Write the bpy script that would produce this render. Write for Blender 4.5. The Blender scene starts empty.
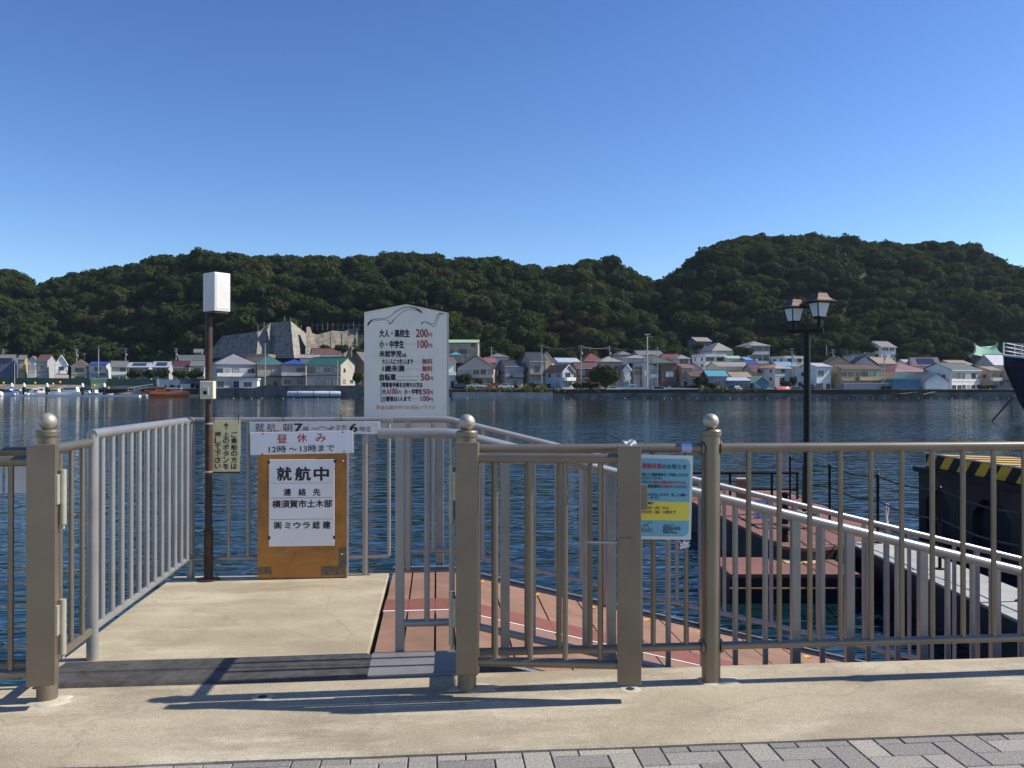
import bpy, bmesh, math, random
import numpy as np
from mathutils import Matrix, Vector, noise
R = math.radians
scene = bpy.context.scene
COL = scene.collection
random.seed(7)

# ------------------------------------------------------------------ frame
# world x runs along the quay, y out over the water; the camera is turned 5 deg to the right
HC, FPX, HY, YAW = 1.4, 858.0, 387.5, R(5)
CR = Vector((math.cos(YAW), -math.sin(YAW), 0))
CF = Vector((math.sin(YAW), math.cos(YAW), 0))
WATER = -1.6

def at(px, py, y):                       # pixel -> world point on the vertical plane y
    d = CR * ((px - 512) / FPX) + CF
    t = y / d.y
    return (d.x * t, y, HC + (HY - py) / FPX * t)

def cw(X, d, z=0.0):                     # sideways / distance ahead / height -> world
    p = CR * X + CF * d
    return (p.x, p.y, z)

def far(px, py, d):
    return cw((px - 512) / FPX * d, d, HC + (HY - py) / FPX * d)

# ------------------------------------------------------------------ materials
def mat(name, col, rough=0.6, metal=0.0, var=0.12, scale=6.0, bump=0.0, bscale=40.0, spec=0.5, dirt=None, dscale=1.5, damt=0.5):
    m = bpy.data.materials.new(name); m.use_nodes = True
    nt = m.node_tree; b = nt.nodes['Principled BSDF']
    tc = nt.nodes.new('ShaderNodeTexCoord')
    b.inputs['Roughness'].default_value = rough; b.inputs['Metallic'].default_value = metal
    b.inputs['Specular IOR Level'].default_value = spec
    c = (col[0], col[1], col[2], 1)
    n = nt.nodes.new('ShaderNodeTexNoise'); n.inputs['Scale'].default_value = scale; n.inputs['Detail'].default_value = 6
    nt.links.new(tc.outputs['Object'], n.inputs['Vector'])
    mr = nt.nodes.new('ShaderNodeMapRange'); mr.inputs[1].default_value = .3; mr.inputs[2].default_value = .7
    mr.inputs[3].default_value = 1 - var; mr.inputs[4].default_value = 1 + var
    nt.links.new(n.outputs['Fac'], mr.inputs[0])
    mx = nt.nodes.new('ShaderNodeVectorMath'); mx.operation = 'SCALE'; mx.inputs[0].default_value = col
    nt.links.new(mr.outputs[0], mx.inputs['Scale'])
    out = mx.outputs[0]
    if dirt:
        n2 = nt.nodes.new('ShaderNodeTexNoise'); n2.inputs['Scale'].default_value = dscale; n2.inputs['Detail'].default_value = 8
        n2.inputs['Roughness'].default_value = .65
        nt.links.new(tc.outputs['Object'], n2.inputs['Vector'])
        r2 = nt.nodes.new('ShaderNodeMapRange'); r2.inputs[1].default_value = .46; r2.inputs[2].default_value = .68
        r2.inputs[4].default_value = damt
        nt.links.new(n2.outputs['Fac'], r2.inputs[0])
        mm = nt.nodes.new('ShaderNodeMix'); mm.data_type = 'RGBA'
        nt.links.new(r2.outputs[0], mm.inputs[0]); nt.links.new(out, mm.inputs[6]); mm.inputs[7].default_value = (*dirt, 1)
        out = mm.outputs[2]
    nt.links.new(out, b.inputs['Base Color'])
    if bump:
        n3 = nt.nodes.new('ShaderNodeTexNoise'); n3.inputs['Scale'].default_value = bscale; n3.inputs['Detail'].default_value = 5
        nt.links.new(tc.outputs['Object'], n3.inputs['Vector'])
        bp = nt.nodes.new('ShaderNodeBump'); bp.inputs['Strength'].default_value = bump; bp.inputs['Distance'].default_value = .01
        nt.links.new(n3.outputs['Fac'], bp.inputs['Height']); nt.links.new(bp.outputs[0], b.inputs['Normal'])
    return m

M = {}
M['bronze'] = mat('bronze_paint', (.235, .198, .148), .36, .6, .06, 4, .05, 300, dirt=(.165, .137, .1), dscale=3, damt=.5)
M['silver'] = mat('silver_rail', (.335, .33, .32), .36, .5, .05, 5, dirt=(.24, .232, .22), dscale=4, damt=.5)
M['ball'] = mat('brushed_ball', (.42, .38, .31), .48, .5, .06, 9)
M['hinge'] = mat('hinge_steel', (.40, .37, .29), .5, .3, .08, 20)
M['steel'] = mat('bare_steel', (.45, .43, .42), .4, .7, .1, 20)
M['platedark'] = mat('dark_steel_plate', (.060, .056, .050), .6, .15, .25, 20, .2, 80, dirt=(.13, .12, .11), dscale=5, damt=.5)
M['platelight'] = mat('aluminium_plate', (.27, .26, .245), .5, .4, .12, 12, dirt=(.18, .17, .16), dscale=3)
M['rust'] = mat('rusty_brown_pole', (.045, .024, .018), .6, .1, .35, 18, .2, 60, dirt=(.1, .045, .02), dscale=12, damt=.6)
M['boxwhite'] = mat('white_box', (.66, .64, .61), .5, 0, .04, 5, dirt=(.45, .32, .2), dscale=6, damt=.25)
M['cream'] = mat('cream_box', (.62, .58, .43), .55, 0, .06, 10)
M['signwhite'] = mat('sign_white', (.87, .86, .84), .45, 0, .03, 5, dirt=(.70, .66, .58), dscale=3, damt=.35)
M['signold'] = mat('sign_old_white', (.76, .73, .68), .6, 0, .05, 8, dirt=(.45, .32, .22), dscale=14, damt=.25)
M['price'] = mat('price_board_white', (.76, .745, .655), .5, 0, .03, 3, dirt=(.6, .585, .5), dscale=2.2, damt=.6)
M['signyellow'] = mat('sign_yellow', (.86, .76, .40), .5, 0, .04, 5, dirt=(.6, .5, .28), dscale=5, damt=.4)
M['plywood'] = mat('orange_plywood', (.47, .205, .038), .62, 0, .2, 7, .2, 90, dirt=(.19, .085, .026), dscale=3, damt=.8)
M['ink'] = mat('black_ink', (.02, .02, .022), .55, 0, .1)
M['inkred'] = mat('red_ink', (.5, .035, .035), .55, 0, .15, 20)
M['inkdarkred'] = mat('dark_red_ink', (.33, .035, .045), .55, 0, .2, 20)
M['inkorange'] = mat('orange_ink', (.62, .24, .06), .6, 0, .2, 20)
M['inkgrey'] = mat('grey_ink', (.2, .2, .2), .6, 0, .1)
M['postblue'] = mat('poster_blue', (.17, .43, .52), .25, 0, .04, 6)
M['postyellow'] = mat('poster_yellow', (.8, .66, .08), .25, 0, .04, 6)
M['plastic'] = mat('white_plastic', (.8, .8, .83), .3, 0, .05)
M['rubber'] = mat('black_rubber', (.018, .018, .02), .7, 0, .2)
M['deckbrown'] = mat('deck_board_brown', (.25, .138, .088), .7, 0, .22, 3, .2, 90, dirt=(.165, .092, .06), dscale=5, damt=.5)
M['deckred'] = mat('deck_red_stripe', (.21, .068, .046), .65, 0, .14, 6, dirt=(.16, .07, .05), dscale=6, damt=.5)
M['deckwhite'] = mat('white_line', (.78, .77, .74), .6, 0, .08, 8)
M['pontred'] = mat('pontoon_red', (.2, .088, .064), .75, 0, .2, 2, .2, 50, dirt=(.11, .055, .04), dscale=1.6, damt=.6)
M['pontside'] = mat('pontoon_black', (.012, .011, .011), .6, 0, .4, 3)
M['walktop'] = mat('walkway_concrete', (.37, .36, .33), .8, 0, .12, 3, dirt=(.25, .24, .21), dscale=2, damt=.5)
M['black'] = mat('black_metal', (.009, .0085, .009), .5, 0, .2, spec=.25)
M['barge'] = mat('barge_grey', (.062, .053, .046), .85, 0, .15, 1.5, spec=.1, dirt=(.05, .036, .027), dscale=1.2, damt=.6)
M['bargehole'] = mat('barge_hole', (.012, .012, .013), .8)
M['hazyellow'] = mat('hazard_yellow', (.75, .43, .015), .5, 0, .1, 4, dirt=(.4, .25, .04), dscale=3, damt=.4)
M['copper'] = mat('copper_roof', (.10, .05, .037), .5, .2, .1, 8)
M['milk'] = mat('milky_glass', (.72, .8, .8), .25, 0, .03)
M['orange_rust'] = mat('rusty_orange', (.3, .13, .05), .7, 0, .4, 10)
M['rope'] = mat('pale_rope', (.55, .5, .42), .8, 0, .1, 40)
M['ochre'] = mat('ochre_mat', (.55, .4, .2), .7, 0, .15, 4)

# ------------------------------------------------------------------ mesh helper
ROOT = {}
class MB:
    def __init__(s): s.v = []; s.f = []
    def add(s, vs, fs):
        o = len(s.v); s.v.extend([tuple(p) for p in vs]); s.f.extend([tuple(i + o for i in f) for f in fs]); return s
    def box(s, x0, x1, y0, y1, z0, z1):
        return s.add([(x0,y0,z0),(x1,y0,z0),(x1,y1,z0),(x0,y1,z0),(x0,y0,z1),(x1,y0,z1),(x1,y1,z1),(x0,y1,z1)],
            [(3,2,1,0),(4,5,6,7),(0,1,5,4),(1,2,6,5),(2,3,7,6),(3,0,4,7)])
    def cbox(s, x0, x1, y0, y1, z0, z1, b=.004, mtx=None):   # box with chamfered edges
        bm = bmesh.new(); bmesh.ops.create_cube(bm, size=1)
        bmesh.ops.scale(bm, vec=(x1-x0, y1-y0, z1-z0), verts=bm.verts)
        bmesh.ops.translate(bm, vec=((x0+x1)/2, (y0+y1)/2, (z0+z1)/2), verts=bm.verts)
        bmesh.ops.bevel(bm, geom=bm.edges[:], offset=b, segments=2, profile=.5, affect='EDGES')
        if mtx is not None: bmesh.ops.transform(bm, matrix=mtx, verts=bm.verts)
        bm.verts.index_update()
        s.add([v.co[:] for v in bm.verts], [[v.index for v in f.verts] for f in bm.faces]); bm.free(); return s
    def tube(s, pts, r, n=12, caps=True):
        pts = [Vector(p) for p in pts]; rings = []
        rr = r if isinstance(r, (list, tuple)) else [r] * len(pts)
        up0 = None
        for i, p in enumerate(pts):
            if i == 0: t = pts[1] - p
            elif i == len(pts) - 1: t = p - pts[i-1]
            else: t = (pts[i+1] - p).normalized() + (p - pts[i-1]).normalized()
            t.normalize()
            if up0 is None or abs(up0.dot(t)) > .95:
                up0 = Vector((0,0,1)) if abs(t.z) < .9 else Vector((1,0,0))
            a = t.cross(up0).normalized(); b = a.cross(t).normalized()
            k = 1.0
            rings.append([p + (a * math.cos(2*math.pi*j/n) + b * math.sin(2*math.pi*j/n)) * rr[i] * k for j in range(n)])
        vs = [q for rg in rings for q in rg]; fs = []
        for i in range(len(pts) - 1):
            for j in range(n):
                fs.append((i*n+j, i*n+(j+1)%n, (i+1)*n+(j+1)%n, (i+1)*n+j))
        if caps:
            fs.append(tuple(range(n))[::-1]); fs.append(tuple((len(pts)-1)*n + j for j in range(n)))
        return s.add(vs, fs)
    def lathe(s, prof, c=(0,0,0), n=24):
        vs = []; fs = []
        for r, z in prof:
            for j in range(n):
                a = 2*math.pi*j/n; vs.append((c[0]+r*math.cos(a), c[1]+r*math.sin(a), c[2]+z))
        for i in range(len(prof)-1):
            for j in range(n):
                fs.append((i*n+j, i*n+(j+1)%n, (i+1)*n+(j+1)%n, (i+1)*n+j))
        fs.append(tuple(range(n))[::-1]); fs.append(tuple((len(prof)-1)*n+j for j in range(n)))
        return s.add(vs, fs)
    def ball(s, c, r, n=20, m=12, sq=1.0):
        return s.lathe([(max(1e-4, r*math.sin(math.pi*i/m)), -r*sq*math.cos(math.pi*i/m)) for i in range(m+1)], c, n)
    def prism(s, poly, h, f):            # poly in 2D, f(u,v,w) -> point, w from 0 to h
        n = len(poly); vs = [f(u, v, 0) for u, v in poly] + [f(u, v, h) for u, v in poly]
        fs = [tuple(range(n))[::-1], tuple(range(n, 2*n))] + [(i, (i+1)%n, n+(i+1)%n, n+i) for i in range(n)]
        return s.add(vs, fs)
    def quad(s, a, b, c, d): return s.add([a,b,c,d], [(0,1,2,3)])
    def build(s, name, m, parent=None, world=False, smooth=False):
        vs = s.v
        if world and parent is not None:
            inv = ROOT[parent.name].inverted(); vs = [tuple(inv @ Vector(p)) for p in vs]
        me = bpy.data.meshes.new(name); me.from_pydata(vs, [], s.f); me.update()
        bm = bmesh.new(); bm.from_mesh(me); bmesh.ops.recalc_face_normals(bm, faces=bm.faces); bm.to_mesh(me); bm.free()
        if smooth:
            me.shade_smooth(); me.set_sharp_from_angle(angle=R(40))
        ms = m if isinstance(m, (list, tuple)) else [m]
        for q in ms: me.materials.append(M[q] if isinstance(q, str) else q)
        o = bpy.data.objects.new(name, me); COL.objects.link(o)
        if parent is not None:
            o.parent = parent; ROOT[o.name] = ROOT[parent.name]
        else: ROOT[o.name] = Matrix()
        return o

def tag(o, label, cat, group=None, kind=None):
    if label: o['label'] = label
    if cat: o['category'] = cat
    if group: o['group'] = group
    if kind: o['kind'] = kind
    return o

def thing(name, label, cat, loc=(0,0,0), rz=0.0, group=None):
    o = bpy.data.objects.new(name, None); COL.objects.link(o); o.empty_display_size = .2
    o.location = loc; o.rotation_euler = (0, 0, rz)
    ROOT[o.name] = Matrix.Translation(loc) @ Matrix.Rotation(rz, 4, 'Z')
    return tag(o, label, cat, group)

def copy_tree(o, loc=None, rz=None, parent=None, sc=None):
    c = o.copy(); COL.objects.link(c)
    if parent is not None: c.parent = parent
    if loc is not None: c.location = loc
    if rz is not None: c.rotation_euler = (0, 0, rz)
    if sc is not None: c.scale = sc
    for ch in [q for q in ALLCH(o)]: copy_tree(ch, parent=c)
    return c
def ALLCH(o): return [q for q in bpy.data.objects if q.parent == o]

def struct(o): o['kind'] = 'structure'; return o

# text -> flat mesh fitted into a rectangle (x0,x1,z0,z1) of a plane given by f(u,v)
_TC = {}
def glyphs(sx, weight):
    key = (sx, weight)
    if key in _TC: return _TC[key]
    cu = bpy.data.curves.new('t', 'FONT'); cu.body = sx; cu.size = 1.0; cu.offset = weight; cu.resolution_u = 4; cu.fill_mode = 'FRONT'
    ob = bpy.data.objects.new('t', cu); COL.objects.link(ob)
    dg = bpy.context.evaluated_depsgraph_get(); dg.update()
    me = bpy.data.meshes.new_from_object(ob.evaluated_get(dg))
    vs = [(v.co.x, v.co.y) for v in me.vertices]; fs = [tuple(p.vertices) for p in me.polygons]
    bpy.data.objects.remove(ob); bpy.data.curves.remove(cu); bpy.data.meshes.remove(me)
    _TC[key] = (vs, fs); return vs, fs
def text(mb, sx, x0, x1, z0, z1, f, weight=.012):
    vs, fs = glyphs(sx, 0.0)
    if not vs: return
    ax = min(v[0] for v in vs); bx = max(v[0] for v in vs); ay = min(v[1] for v in vs); by = max(v[1] for v in vs)
    sxx = (x1-x0)/max(bx-ax, 1e-5); syy = (z1-z0)/max(by-ay, 1e-5)
    wd = weight*1.0                       # brush weight: the glyph laid five times, each a hair above the last
    for i, (dx, dy) in enumerate(((0,0),(-wd,0),(wd,0),(0,-wd),(0,wd))):
        if i and weight < .008: break
        mb.add([f(x0+(v[0]-ax+dx)*sxx, z0+(v[1]-ay+dy)*syy, i*.00006) for v in vs], fs)

# ------------------------------------------------------------------ camera, light, world
cam = bpy.data.cameras.new('camera'); co = bpy.data.objects.new('camera', cam); COL.objects.link(co)
cam.sensor_width = 36; cam.lens = 36 * FPX / 1024; cam.clip_start = .05; cam.clip_end = 6000
co.location = (0, 0, HC); co.rotation_euler = (R(90) + math.atan((HY-384)/FPX), 0, -YAW)
scene.camera = co
EL = 42.0; AZ = 89.0          # sun stands to the right, in line with the railing
sd = Vector((math.sin(R(AZ))*math.cos(R(EL)), math.cos(R(AZ))*math.cos(R(EL)), math.sin(R(EL))))
sun = bpy.data.lights.new('sun', 'SUN'); sun.energy = 4.9; sun.angle = R(.5); sun.color = (1, .94, .83)
so = bpy.data.objects.new('sun', sun); COL.objects.link(so); so.rotation_euler = sd.to_track_quat('Z', 'Y').to_euler(); so.location = (30, 0, 40)
w = bpy.data.worlds.new('World'); scene.world = w; w.use_nodes = True
nt = w.node_tree; bg = nt.nodes['Background']; sky = nt.nodes.new('ShaderNodeTexSky'); sky.sky_type = 'NISHITA'
sky.sun_disc = False; sky.sun_elevation = R(EL); sky.sun_rotation = R(AZ); sky.air_density = 1.0; sky.dust_density = .2; sky.ozone_density = 4.0
sc0 = nt.nodes.new('ShaderNodeVectorMath'); sc0.operation = 'SCALE'; sc0.inputs['Scale'].default_value = .122; nt.links.new(sky.outputs[0], sc0.inputs[0])
gm = nt.nodes.new('ShaderNodeGamma'); gm.inputs['Gamma'].default_value = 1.27; nt.links.new(sc0.outputs[0], gm.inputs['Color'])
hs_ = nt.nodes.new('ShaderNodeHueSaturation'); hs_.inputs['Saturation'].default_value = 1.07; hs_.inputs['Hue'].default_value = .5065; nt.links.new(gm.outputs[0], hs_.inputs['Color'])
bg.inputs['Strength'].default_value = 1.1; nt.links.new(hs_.outputs[0], bg.inputs['Color'])
vs_ = scene.view_settings; vs_.view_transform = 'Standard'; vs_.look = 'None'; vs_.exposure = .42; vs_.gamma = 1; vs_.use_curve_mapping = False
scene.cycles.use_denoising = True
scene.cycles.max_bounces = 6; scene.cycles.diffuse_bounces = 3; scene.cycles.glossy_bounces = 4; scene.cycles.transmission_bounces = 2
scene.cycles.sample_clamp_indirect = 6

# ------------------------------------------------------------------ setting: quay, pavement, landing, water
def concrete(name, base, stain, pale, seam=False):
    m = bpy.data.materials.new(name); m.use_nodes = True; nt = m.node_tree; b = nt.nodes['Principled BSDF']
    tc = nt.nodes.new('ShaderNodeTexCoord'); L = nt.links.new
    def nz(scale, detail, rough=.6, st=(1,1,1)):
        mp = nt.nodes.new('ShaderNodeMapping'); mp.inputs['Scale'].default_value = st
        L(tc.outputs['Object'], mp.inputs[0])
        n = nt.nodes.new('ShaderNodeTexNoise'); n.inputs['Scale'].default_value = scale; n.inputs['Detail'].default_value = detail; n.inputs['Roughness'].default_value = rough
        L(mp.outputs[0], n.inputs['Vector']); return n.outputs['Fac']
    def rng(x, a, c, lo, hi):
        r = nt.nodes.new('ShaderNodeMapRange'); r.inputs[1].default_value = a; r.inputs[2].default_value = c; r.inputs[3].default_value = lo; r.inputs[4].default_value = hi
        L(x, r.inputs[0]); return r.outputs[0]
    def mix(fac, a, c):
        mm = nt.nodes.new('ShaderNodeMix'); mm.data_type = 'RGBA'; L(fac, mm.inputs[0])
        if isinstance(a, tuple): mm.inputs[6].default_value = (*a, 1)
        else: L(a, mm.inputs[6])
        if isinstance(c, tuple): mm.inputs[7].default_value = (*c, 1)
        else: L(c, mm.inputs[7])
        return mm.outputs[2]
    c = mix(rng(nz(1.1, 7, .62, (1, 1.8, 1)), .40, .62, 0, 1.0), base, stain)
    c = mix(rng(nz(.8, 6, .7, (1, 2.6, 1)), .50, .66, 0, 1.0), c, pale)
    c = mix(rng(nz(5, 8, .75), .56, .72, 0, .4), c, stain)
    c = mix(rng(nz(16, 9, .8), .5, .7, 0, .45), c, tuple(x*.8 for x in stain))
    c = mix(rng(nz(150, 3), .38, .66, 0, .42), c, tuple(x*.42 for x in stain))
    dn = nt.nodes.new('ShaderNodeTexNoise'); dn.inputs['Scale'].default_value = 2.2; dn.inputs['Detail'].default_value = 6; L(tc.outputs['Object'], dn.inputs['Vector'])
    vm = nt.nodes.new('ShaderNodeVectorMath'); vm.operation = 'MULTIPLY_ADD'; vm.inputs[1].default_value = (.5, .5, 0); L(dn.outputs['Color'], vm.inputs[0]); L(tc.outputs['Object'], vm.inputs[2])
    vc = nt.nodes.new('ShaderNodeTexVoronoi'); vc.feature = 'DISTANCE_TO_EDGE'; vc.inputs['Scale'].default_value = .62; L(vm.outputs[0], vc.inputs['Vector'])
    c = mix(rng(vc.outputs['Distance'], .0, .0042, .22, 0), c, tuple(x*.35 for x in stain))
    c = mix(rng(nz(90, 2), .62, .72, 0, .4), c, tuple(min(1, x*1.25) for x in pale))
    vo = nt.nodes.new('ShaderNodeTexVoronoi'); vo.inputs['Scale'].default_value = 9; L(tc.outputs['Object'], vo.inputs['Vector'])
    c = mix(rng(vo.outputs['Distance'], .0, .055, .55, 0), c, tuple(x*.5 for x in stain))
    L(c, b.inputs['Base Color']); b.inputs['Roughness'].default_value = .85; b.inputs['Specular IOR Level'].default_value = .25
    bp = nt.nodes.new('ShaderNodeBump'); bp.inputs['Strength'].default_value = .5; bp.inputs['Distance'].default_value = .004
    L(nz(120, 5), bp.inputs['Height']); L(bp.outputs[0], b.inputs['Normal'])
    return m
M['concrete'] = concrete('quay_concrete', (.45, .385, .275), (.315, .262, .185), (.58, .51, .385))
M['slab'] = concrete('landing_concrete', (.45, .385, .265), (.33, .275, .185), (.55, .48, .345))
M['quaywall'] = mat('quay_wall', (.2, .19, .17), .85, 0, .3, 1.5, dirt=(.05, .05, .04), dscale=.8, damt=.8)
YK, YE = 3.28, 4.24
q = MB()
# quay top as a gridded slab so its outer arris is slightly worn
N = 240; xs = [-14 + 28*i/N for i in range(N+1)]
prof = [(YK, -.03), (YK, .008), (YK+.012, .014), (YE-.03, .0), (YE-.012, -.006), (YE, -.022), (YE, -.3)]
vs = []; fs = []
for x in xs:
    j = .010*noise.noise((x*2.1, 3, 0)) + .004*noise.noise((x*11, 0, 0)); k = .010*noise.noise((x*1.7, 9, 0))+.006*noise.noise((x*9, 5, 0))
    for i, (y, z) in enumerate(prof): vs.append((x, y + (j if i < 3 else (k if i > 3 else 0)), z))
P = len(prof)
for a in range(N):
    for i in range(P-1): fs.append((a*P+i, a*P+i+1, (a+1)*P+i+1, (a+1)*P+i))
struct(q.add(vs, fs).build('quay', 'concrete'))
struct(MB().box(-60, 60, -.5+YE, YE-.012, -5, -.3).build('quay_base', 'quaywall'))
struct(MB().box(-60, 60, -40, YK+.0, -5, -.05).build('ground', 'quaywall'))
struct(MB().box(-60, -14, YK, YE, -.29, .0).box(14, 60, YK, YE, -.29, .0).build('quay_far_ends', 'concrete'))

# pavement of interlocking grey blocks, right-angle herringbone
def paver_mat():
    m = bpy.data.materials.new('grey_pavers'); m.use_nodes = True; nt = m.node_tree; b = nt.nodes['Principled BSDF']; L = nt.links.new
    g = nt.nodes.new('ShaderNodeNewGeometry'); cr = nt.nodes.new('ShaderNodeValToRGB')
    e = cr.color_ramp.elements; e[0].position = 0; e[0].color = (.19, .177, .165, 1); e[1].position = 1; e[1].color = (.345, .315, .268, 1)
    e2 = cr.color_ramp.elements.new(.55); e2.color = (.255, .236, .215, 1)
    L(g.outputs['Random Per Island'], cr.inputs[0])
    tc = nt.nodes.new('ShaderNodeTexCoord'); n = nt.nodes.new('ShaderNodeTexNoise'); n.inputs['Scale'].default_value = 130; n.inputs['Detail'].default_value = 4
    L(tc.outputs['Object'], n.inputs['Vector'])
    mr = nt.nodes.new('ShaderNodeMapRange'); mr.inputs[1].default_value = .3; mr.inputs[2].default_value = .7; mr.inputs[3].default_value = .6; mr.inputs[4].default_value = 1.45
    L(n.outputs['Fac'], mr.inputs[0]); vm = nt.nodes.new('ShaderNodeVectorMath'); vm.operation = 'SCALE'
    L(cr.outputs[0], vm.inputs[0]); L(mr.outputs[0], vm.inputs['Scale']); L(vm.outputs[0], b.inputs['Base Color'])
    b.inputs['Roughness'].default_value = .9; b.inputs['Specular IOR Level'].default_value = .2
    bp = nt.nodes.new('ShaderNodeBump'); bp.inputs['Strength'].default_value = .6; bp.inputs['Distance'].default_value = .003
    L(n.outputs['Fac'], bp.inputs['Height']); L(bp.outputs[0], b.inputs['Normal'])
    return m
M['paver'] = paver_mat()
pv = MB(); U = .108; yc = YK + .004
for ix in range(-62, 62):
    for iy in range(-60, 2):
        k = (ix - iy) % 4
        if k == 0: x0, x1, y0, y1 = ix*U, (ix+2)*U, yc-.05+(iy-1)*U, yc-.05+iy*U
        elif k == 3: x0, x1, y0, y1 = ix*U, (ix+1)*U, yc-.05+(iy-1)*U, yc-.05+(iy+1)*U
        else: continue
        y1 = min(y1, yc)
        if y1 - y0 < .02: continue
        g_ = .0022; x0 += g_; x1 -= g_; y0 += g_; y1 -= g_; c = .003; dz = random.uniform(-.0012, .0012)
        pv.add([(x0,y0,-.06),(x1,y0,-.06),(x1,y1,-.06),(x0,y1,-.06),(x0,y0,-.003+dz),(x1,y0,-.003+dz),(x1,y1,-.003+dz),(x0,y1,-.003+dz),
            (x0+c,y0+c,dz),(x1-c,y0+c,dz),(x1-c,y1-c,dz),(x0+c,y1-c,dz)],
            [(0,1,5,4),(1,2,6,5),(2,3,7,6),(3,0,4,7),(4,5,9,8),(5,6,10,9),(6,7,11,10),(7,4,8,11),(8,9,10,11)])
struct(pv.build('pavement', 'paver'))
struct(MB().box(-7, 7, -7, YK-.002, -.049, -.012).build('pavement_bedding', mat('jointing_sand', (.06,.055,.05), .9)))

# concrete landing outside the gate
XL, XR, YB = -1.94, -.36, 6.56
o = struct(MB().cbox(XL, XR, 4.5, YB, -.28, 0, .008).build('landing', 'slab'))
pl = MB()
for x in (-1.7, -.6):
    for y in (4.9, 6.2): pl.tube([(x, y, -.27), (x, y, -4)], .14, 16)
struct(pl.build('landing_piles', 'quaywall', smooth=True))

# water
def water_mat():
    m = bpy.data.materials.new('harbour_water'); m.use_nodes = True; nt = m.node_tree; b = nt.nodes['Principled BSDF']; L = nt.links.new
    b.inputs['Base Color'].default_value = (.004, .018, .022, 1); b.inputs['Roughness'].default_value = .06; b.inputs['IOR'].default_value = 1.33
    tc = nt.nodes.new('ShaderNodeTexCoord')
    def nz(sx, sy, detail, rough, dist=0):
        mp = nt.nodes.new('ShaderNodeMapping'); mp.inputs['Scale'].default_value = (sx, sy, 1); mp.inputs['Rotation'].default_value = (0, 0, R(6)+dist*.0)
        L(tc.outputs['Object'], mp.inputs[0]); n = nt.nodes.new('ShaderNodeTexNoise'); n.inputs['Scale'].default_value = 1; n.inputs['Detail'].default_value = detail
        n.inputs['Roughness'].default_value = rough; n.inputs['Distortion'].default_value = dist
        L(mp.outputs[0], n.inputs['Vector']); return n.outputs['Fac']
    def bump(h, dist, prev=None):
        bp = nt.nodes.new('ShaderNodeBump'); bp.inputs['Strength'].default_value = 1; bp.inputs['Distance'].default_value = dist
        L(h, bp.inputs['Height'])
        if prev is not None: L(prev, bp.inputs['Normal'])
        return bp.outputs[0]
    # breeze on the near water, calm in the lee of the far hills
    sp = nt.nodes.new('ShaderNodeSeparateXYZ'); L(tc.outputs['Object'], sp.inputs[0])
    def fade(y0, y1, lo):
        r = nt.nodes.new('ShaderNodeMapRange'); r.interpolation_type = 'SMOOTHSTEP'; r.inputs[1].default_value = y0; r.inputs[2].default_value = y1; r.inputs[3].default_value = 1; r.inputs[4].default_value = lo
        L(sp.outputs['Y'], r.inputs[0]); return r.outputs[0]
    def mul(a, b_):
        q = nt.nodes.new('ShaderNodeMath'); q.operation = 'MULTIPLY'; L(a, q.inputs[0]); L(b_, q.inputs[1]); return q.outputs[0]
    gust = nt.nodes.new('ShaderNodeMapRange'); gust.inputs[1].default_value = .35; gust.inputs[2].default_value = .65; gust.inputs[3].default_value = .45; gust.inputs[4].default_value = 1.15
    L(nz(.018, .05, 3, .55), gust.inputs[0])
    k1 = mul(fade(25, 150, .5), gust.outputs[0]); k2 = mul(fade(15, 110, .36), gust.outputs[0])
    n = bump(mul(nz(.16, .45, 2, .5), k1), .11)
    n = bump(mul(nz(.75, 2.2, 2, .45, .3), k2), .125, n)
    n = bump(mul(nz(2.6, 6.0, 1, .5, .2), k2), .008, n)
    L(n, b.inputs['Normal'])
    return m
M['water'] = water_mat()
struct(MB().quad((-1300,-60,WATER),(1300,-60,WATER),(1300,1100,WATER),(-1300,1100,WATER)).build('water', 'water'))

# ------------------------------------------------------------------ bronze railings of the quay
YF = 3.985
RT, RB = 1.113, .172
def post(root, x, y, top=1.17, r=.044, fin=True, flange=True):
    m = MB().lathe([(r+.004, -.02), (r, .003), (r, top), (r+.006, top+.003), (r+.007, top+.024), (r+.002, top+.03), (.02, top+.034)], (x, y, 0), 28)
    p = m.build('post', 'bronze', root, True, True)
    if fin:
        MB().lathe([(.017, top+.028), (.015, top+.036), (.02, top+.04)], (x, y, 0), 16).ball((x, y, top+.068), .038, 24, 14).build('finial', 'ball', p, True, True)
    if flange:
        f = MB()
        for z in (RT, RB):
            for sx in (-1, 1): f.tube([(x+sx*(r-.004), y, z), (x+sx*(r+.007), y, z)], .034, 20)
        f.build('flange', 'bronze', p, True, True)
    # mortar pad round the foot
    return p
def bars(root, xs, y, z0, z1, r, m, name='baluster', n=12):
    for x in xs: MB().tube([(x, y, z0), (x, y, z1)], r, n, False).build(name, m, root, True, True)

XM, XP = .139, 1.298
rr = thing('metal_railing', 'bronze railing on the right of the gateway with two ball topped posts', 'railing', (XP, YF, 0))
post(rr, XM, YF, flange=False); post(rr, XP, YF); post(rr, 3.35, YF)
for a, b in ((XM, XP), (XP, 3.35), (3.35, 6.0)):
    MB().tube([(a+.035, YF, RT), (b-.035, YF, RT)], .0225, 18).build('top_rail', 'bronze', rr, True, True)
    MB().tube([(a+.035, YF, RB), (b-.035, YF, RB)], .019, 18).build('bottom_rail', 'bronze', rr, True, True)
def xpx(px, y): return at(px, 500, y)[0]
bars(rr, [xpx(p, YF) for p in (494, 527, 559, 590, 621, 653, 686)], YF, RB, RT, .0125, 'bronze')
bars(rr, [xpx(748.4 + 30.6*i, YF) + .0 for i in range(10)], YF, RB, RT, .0125, 'bronze')

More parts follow.
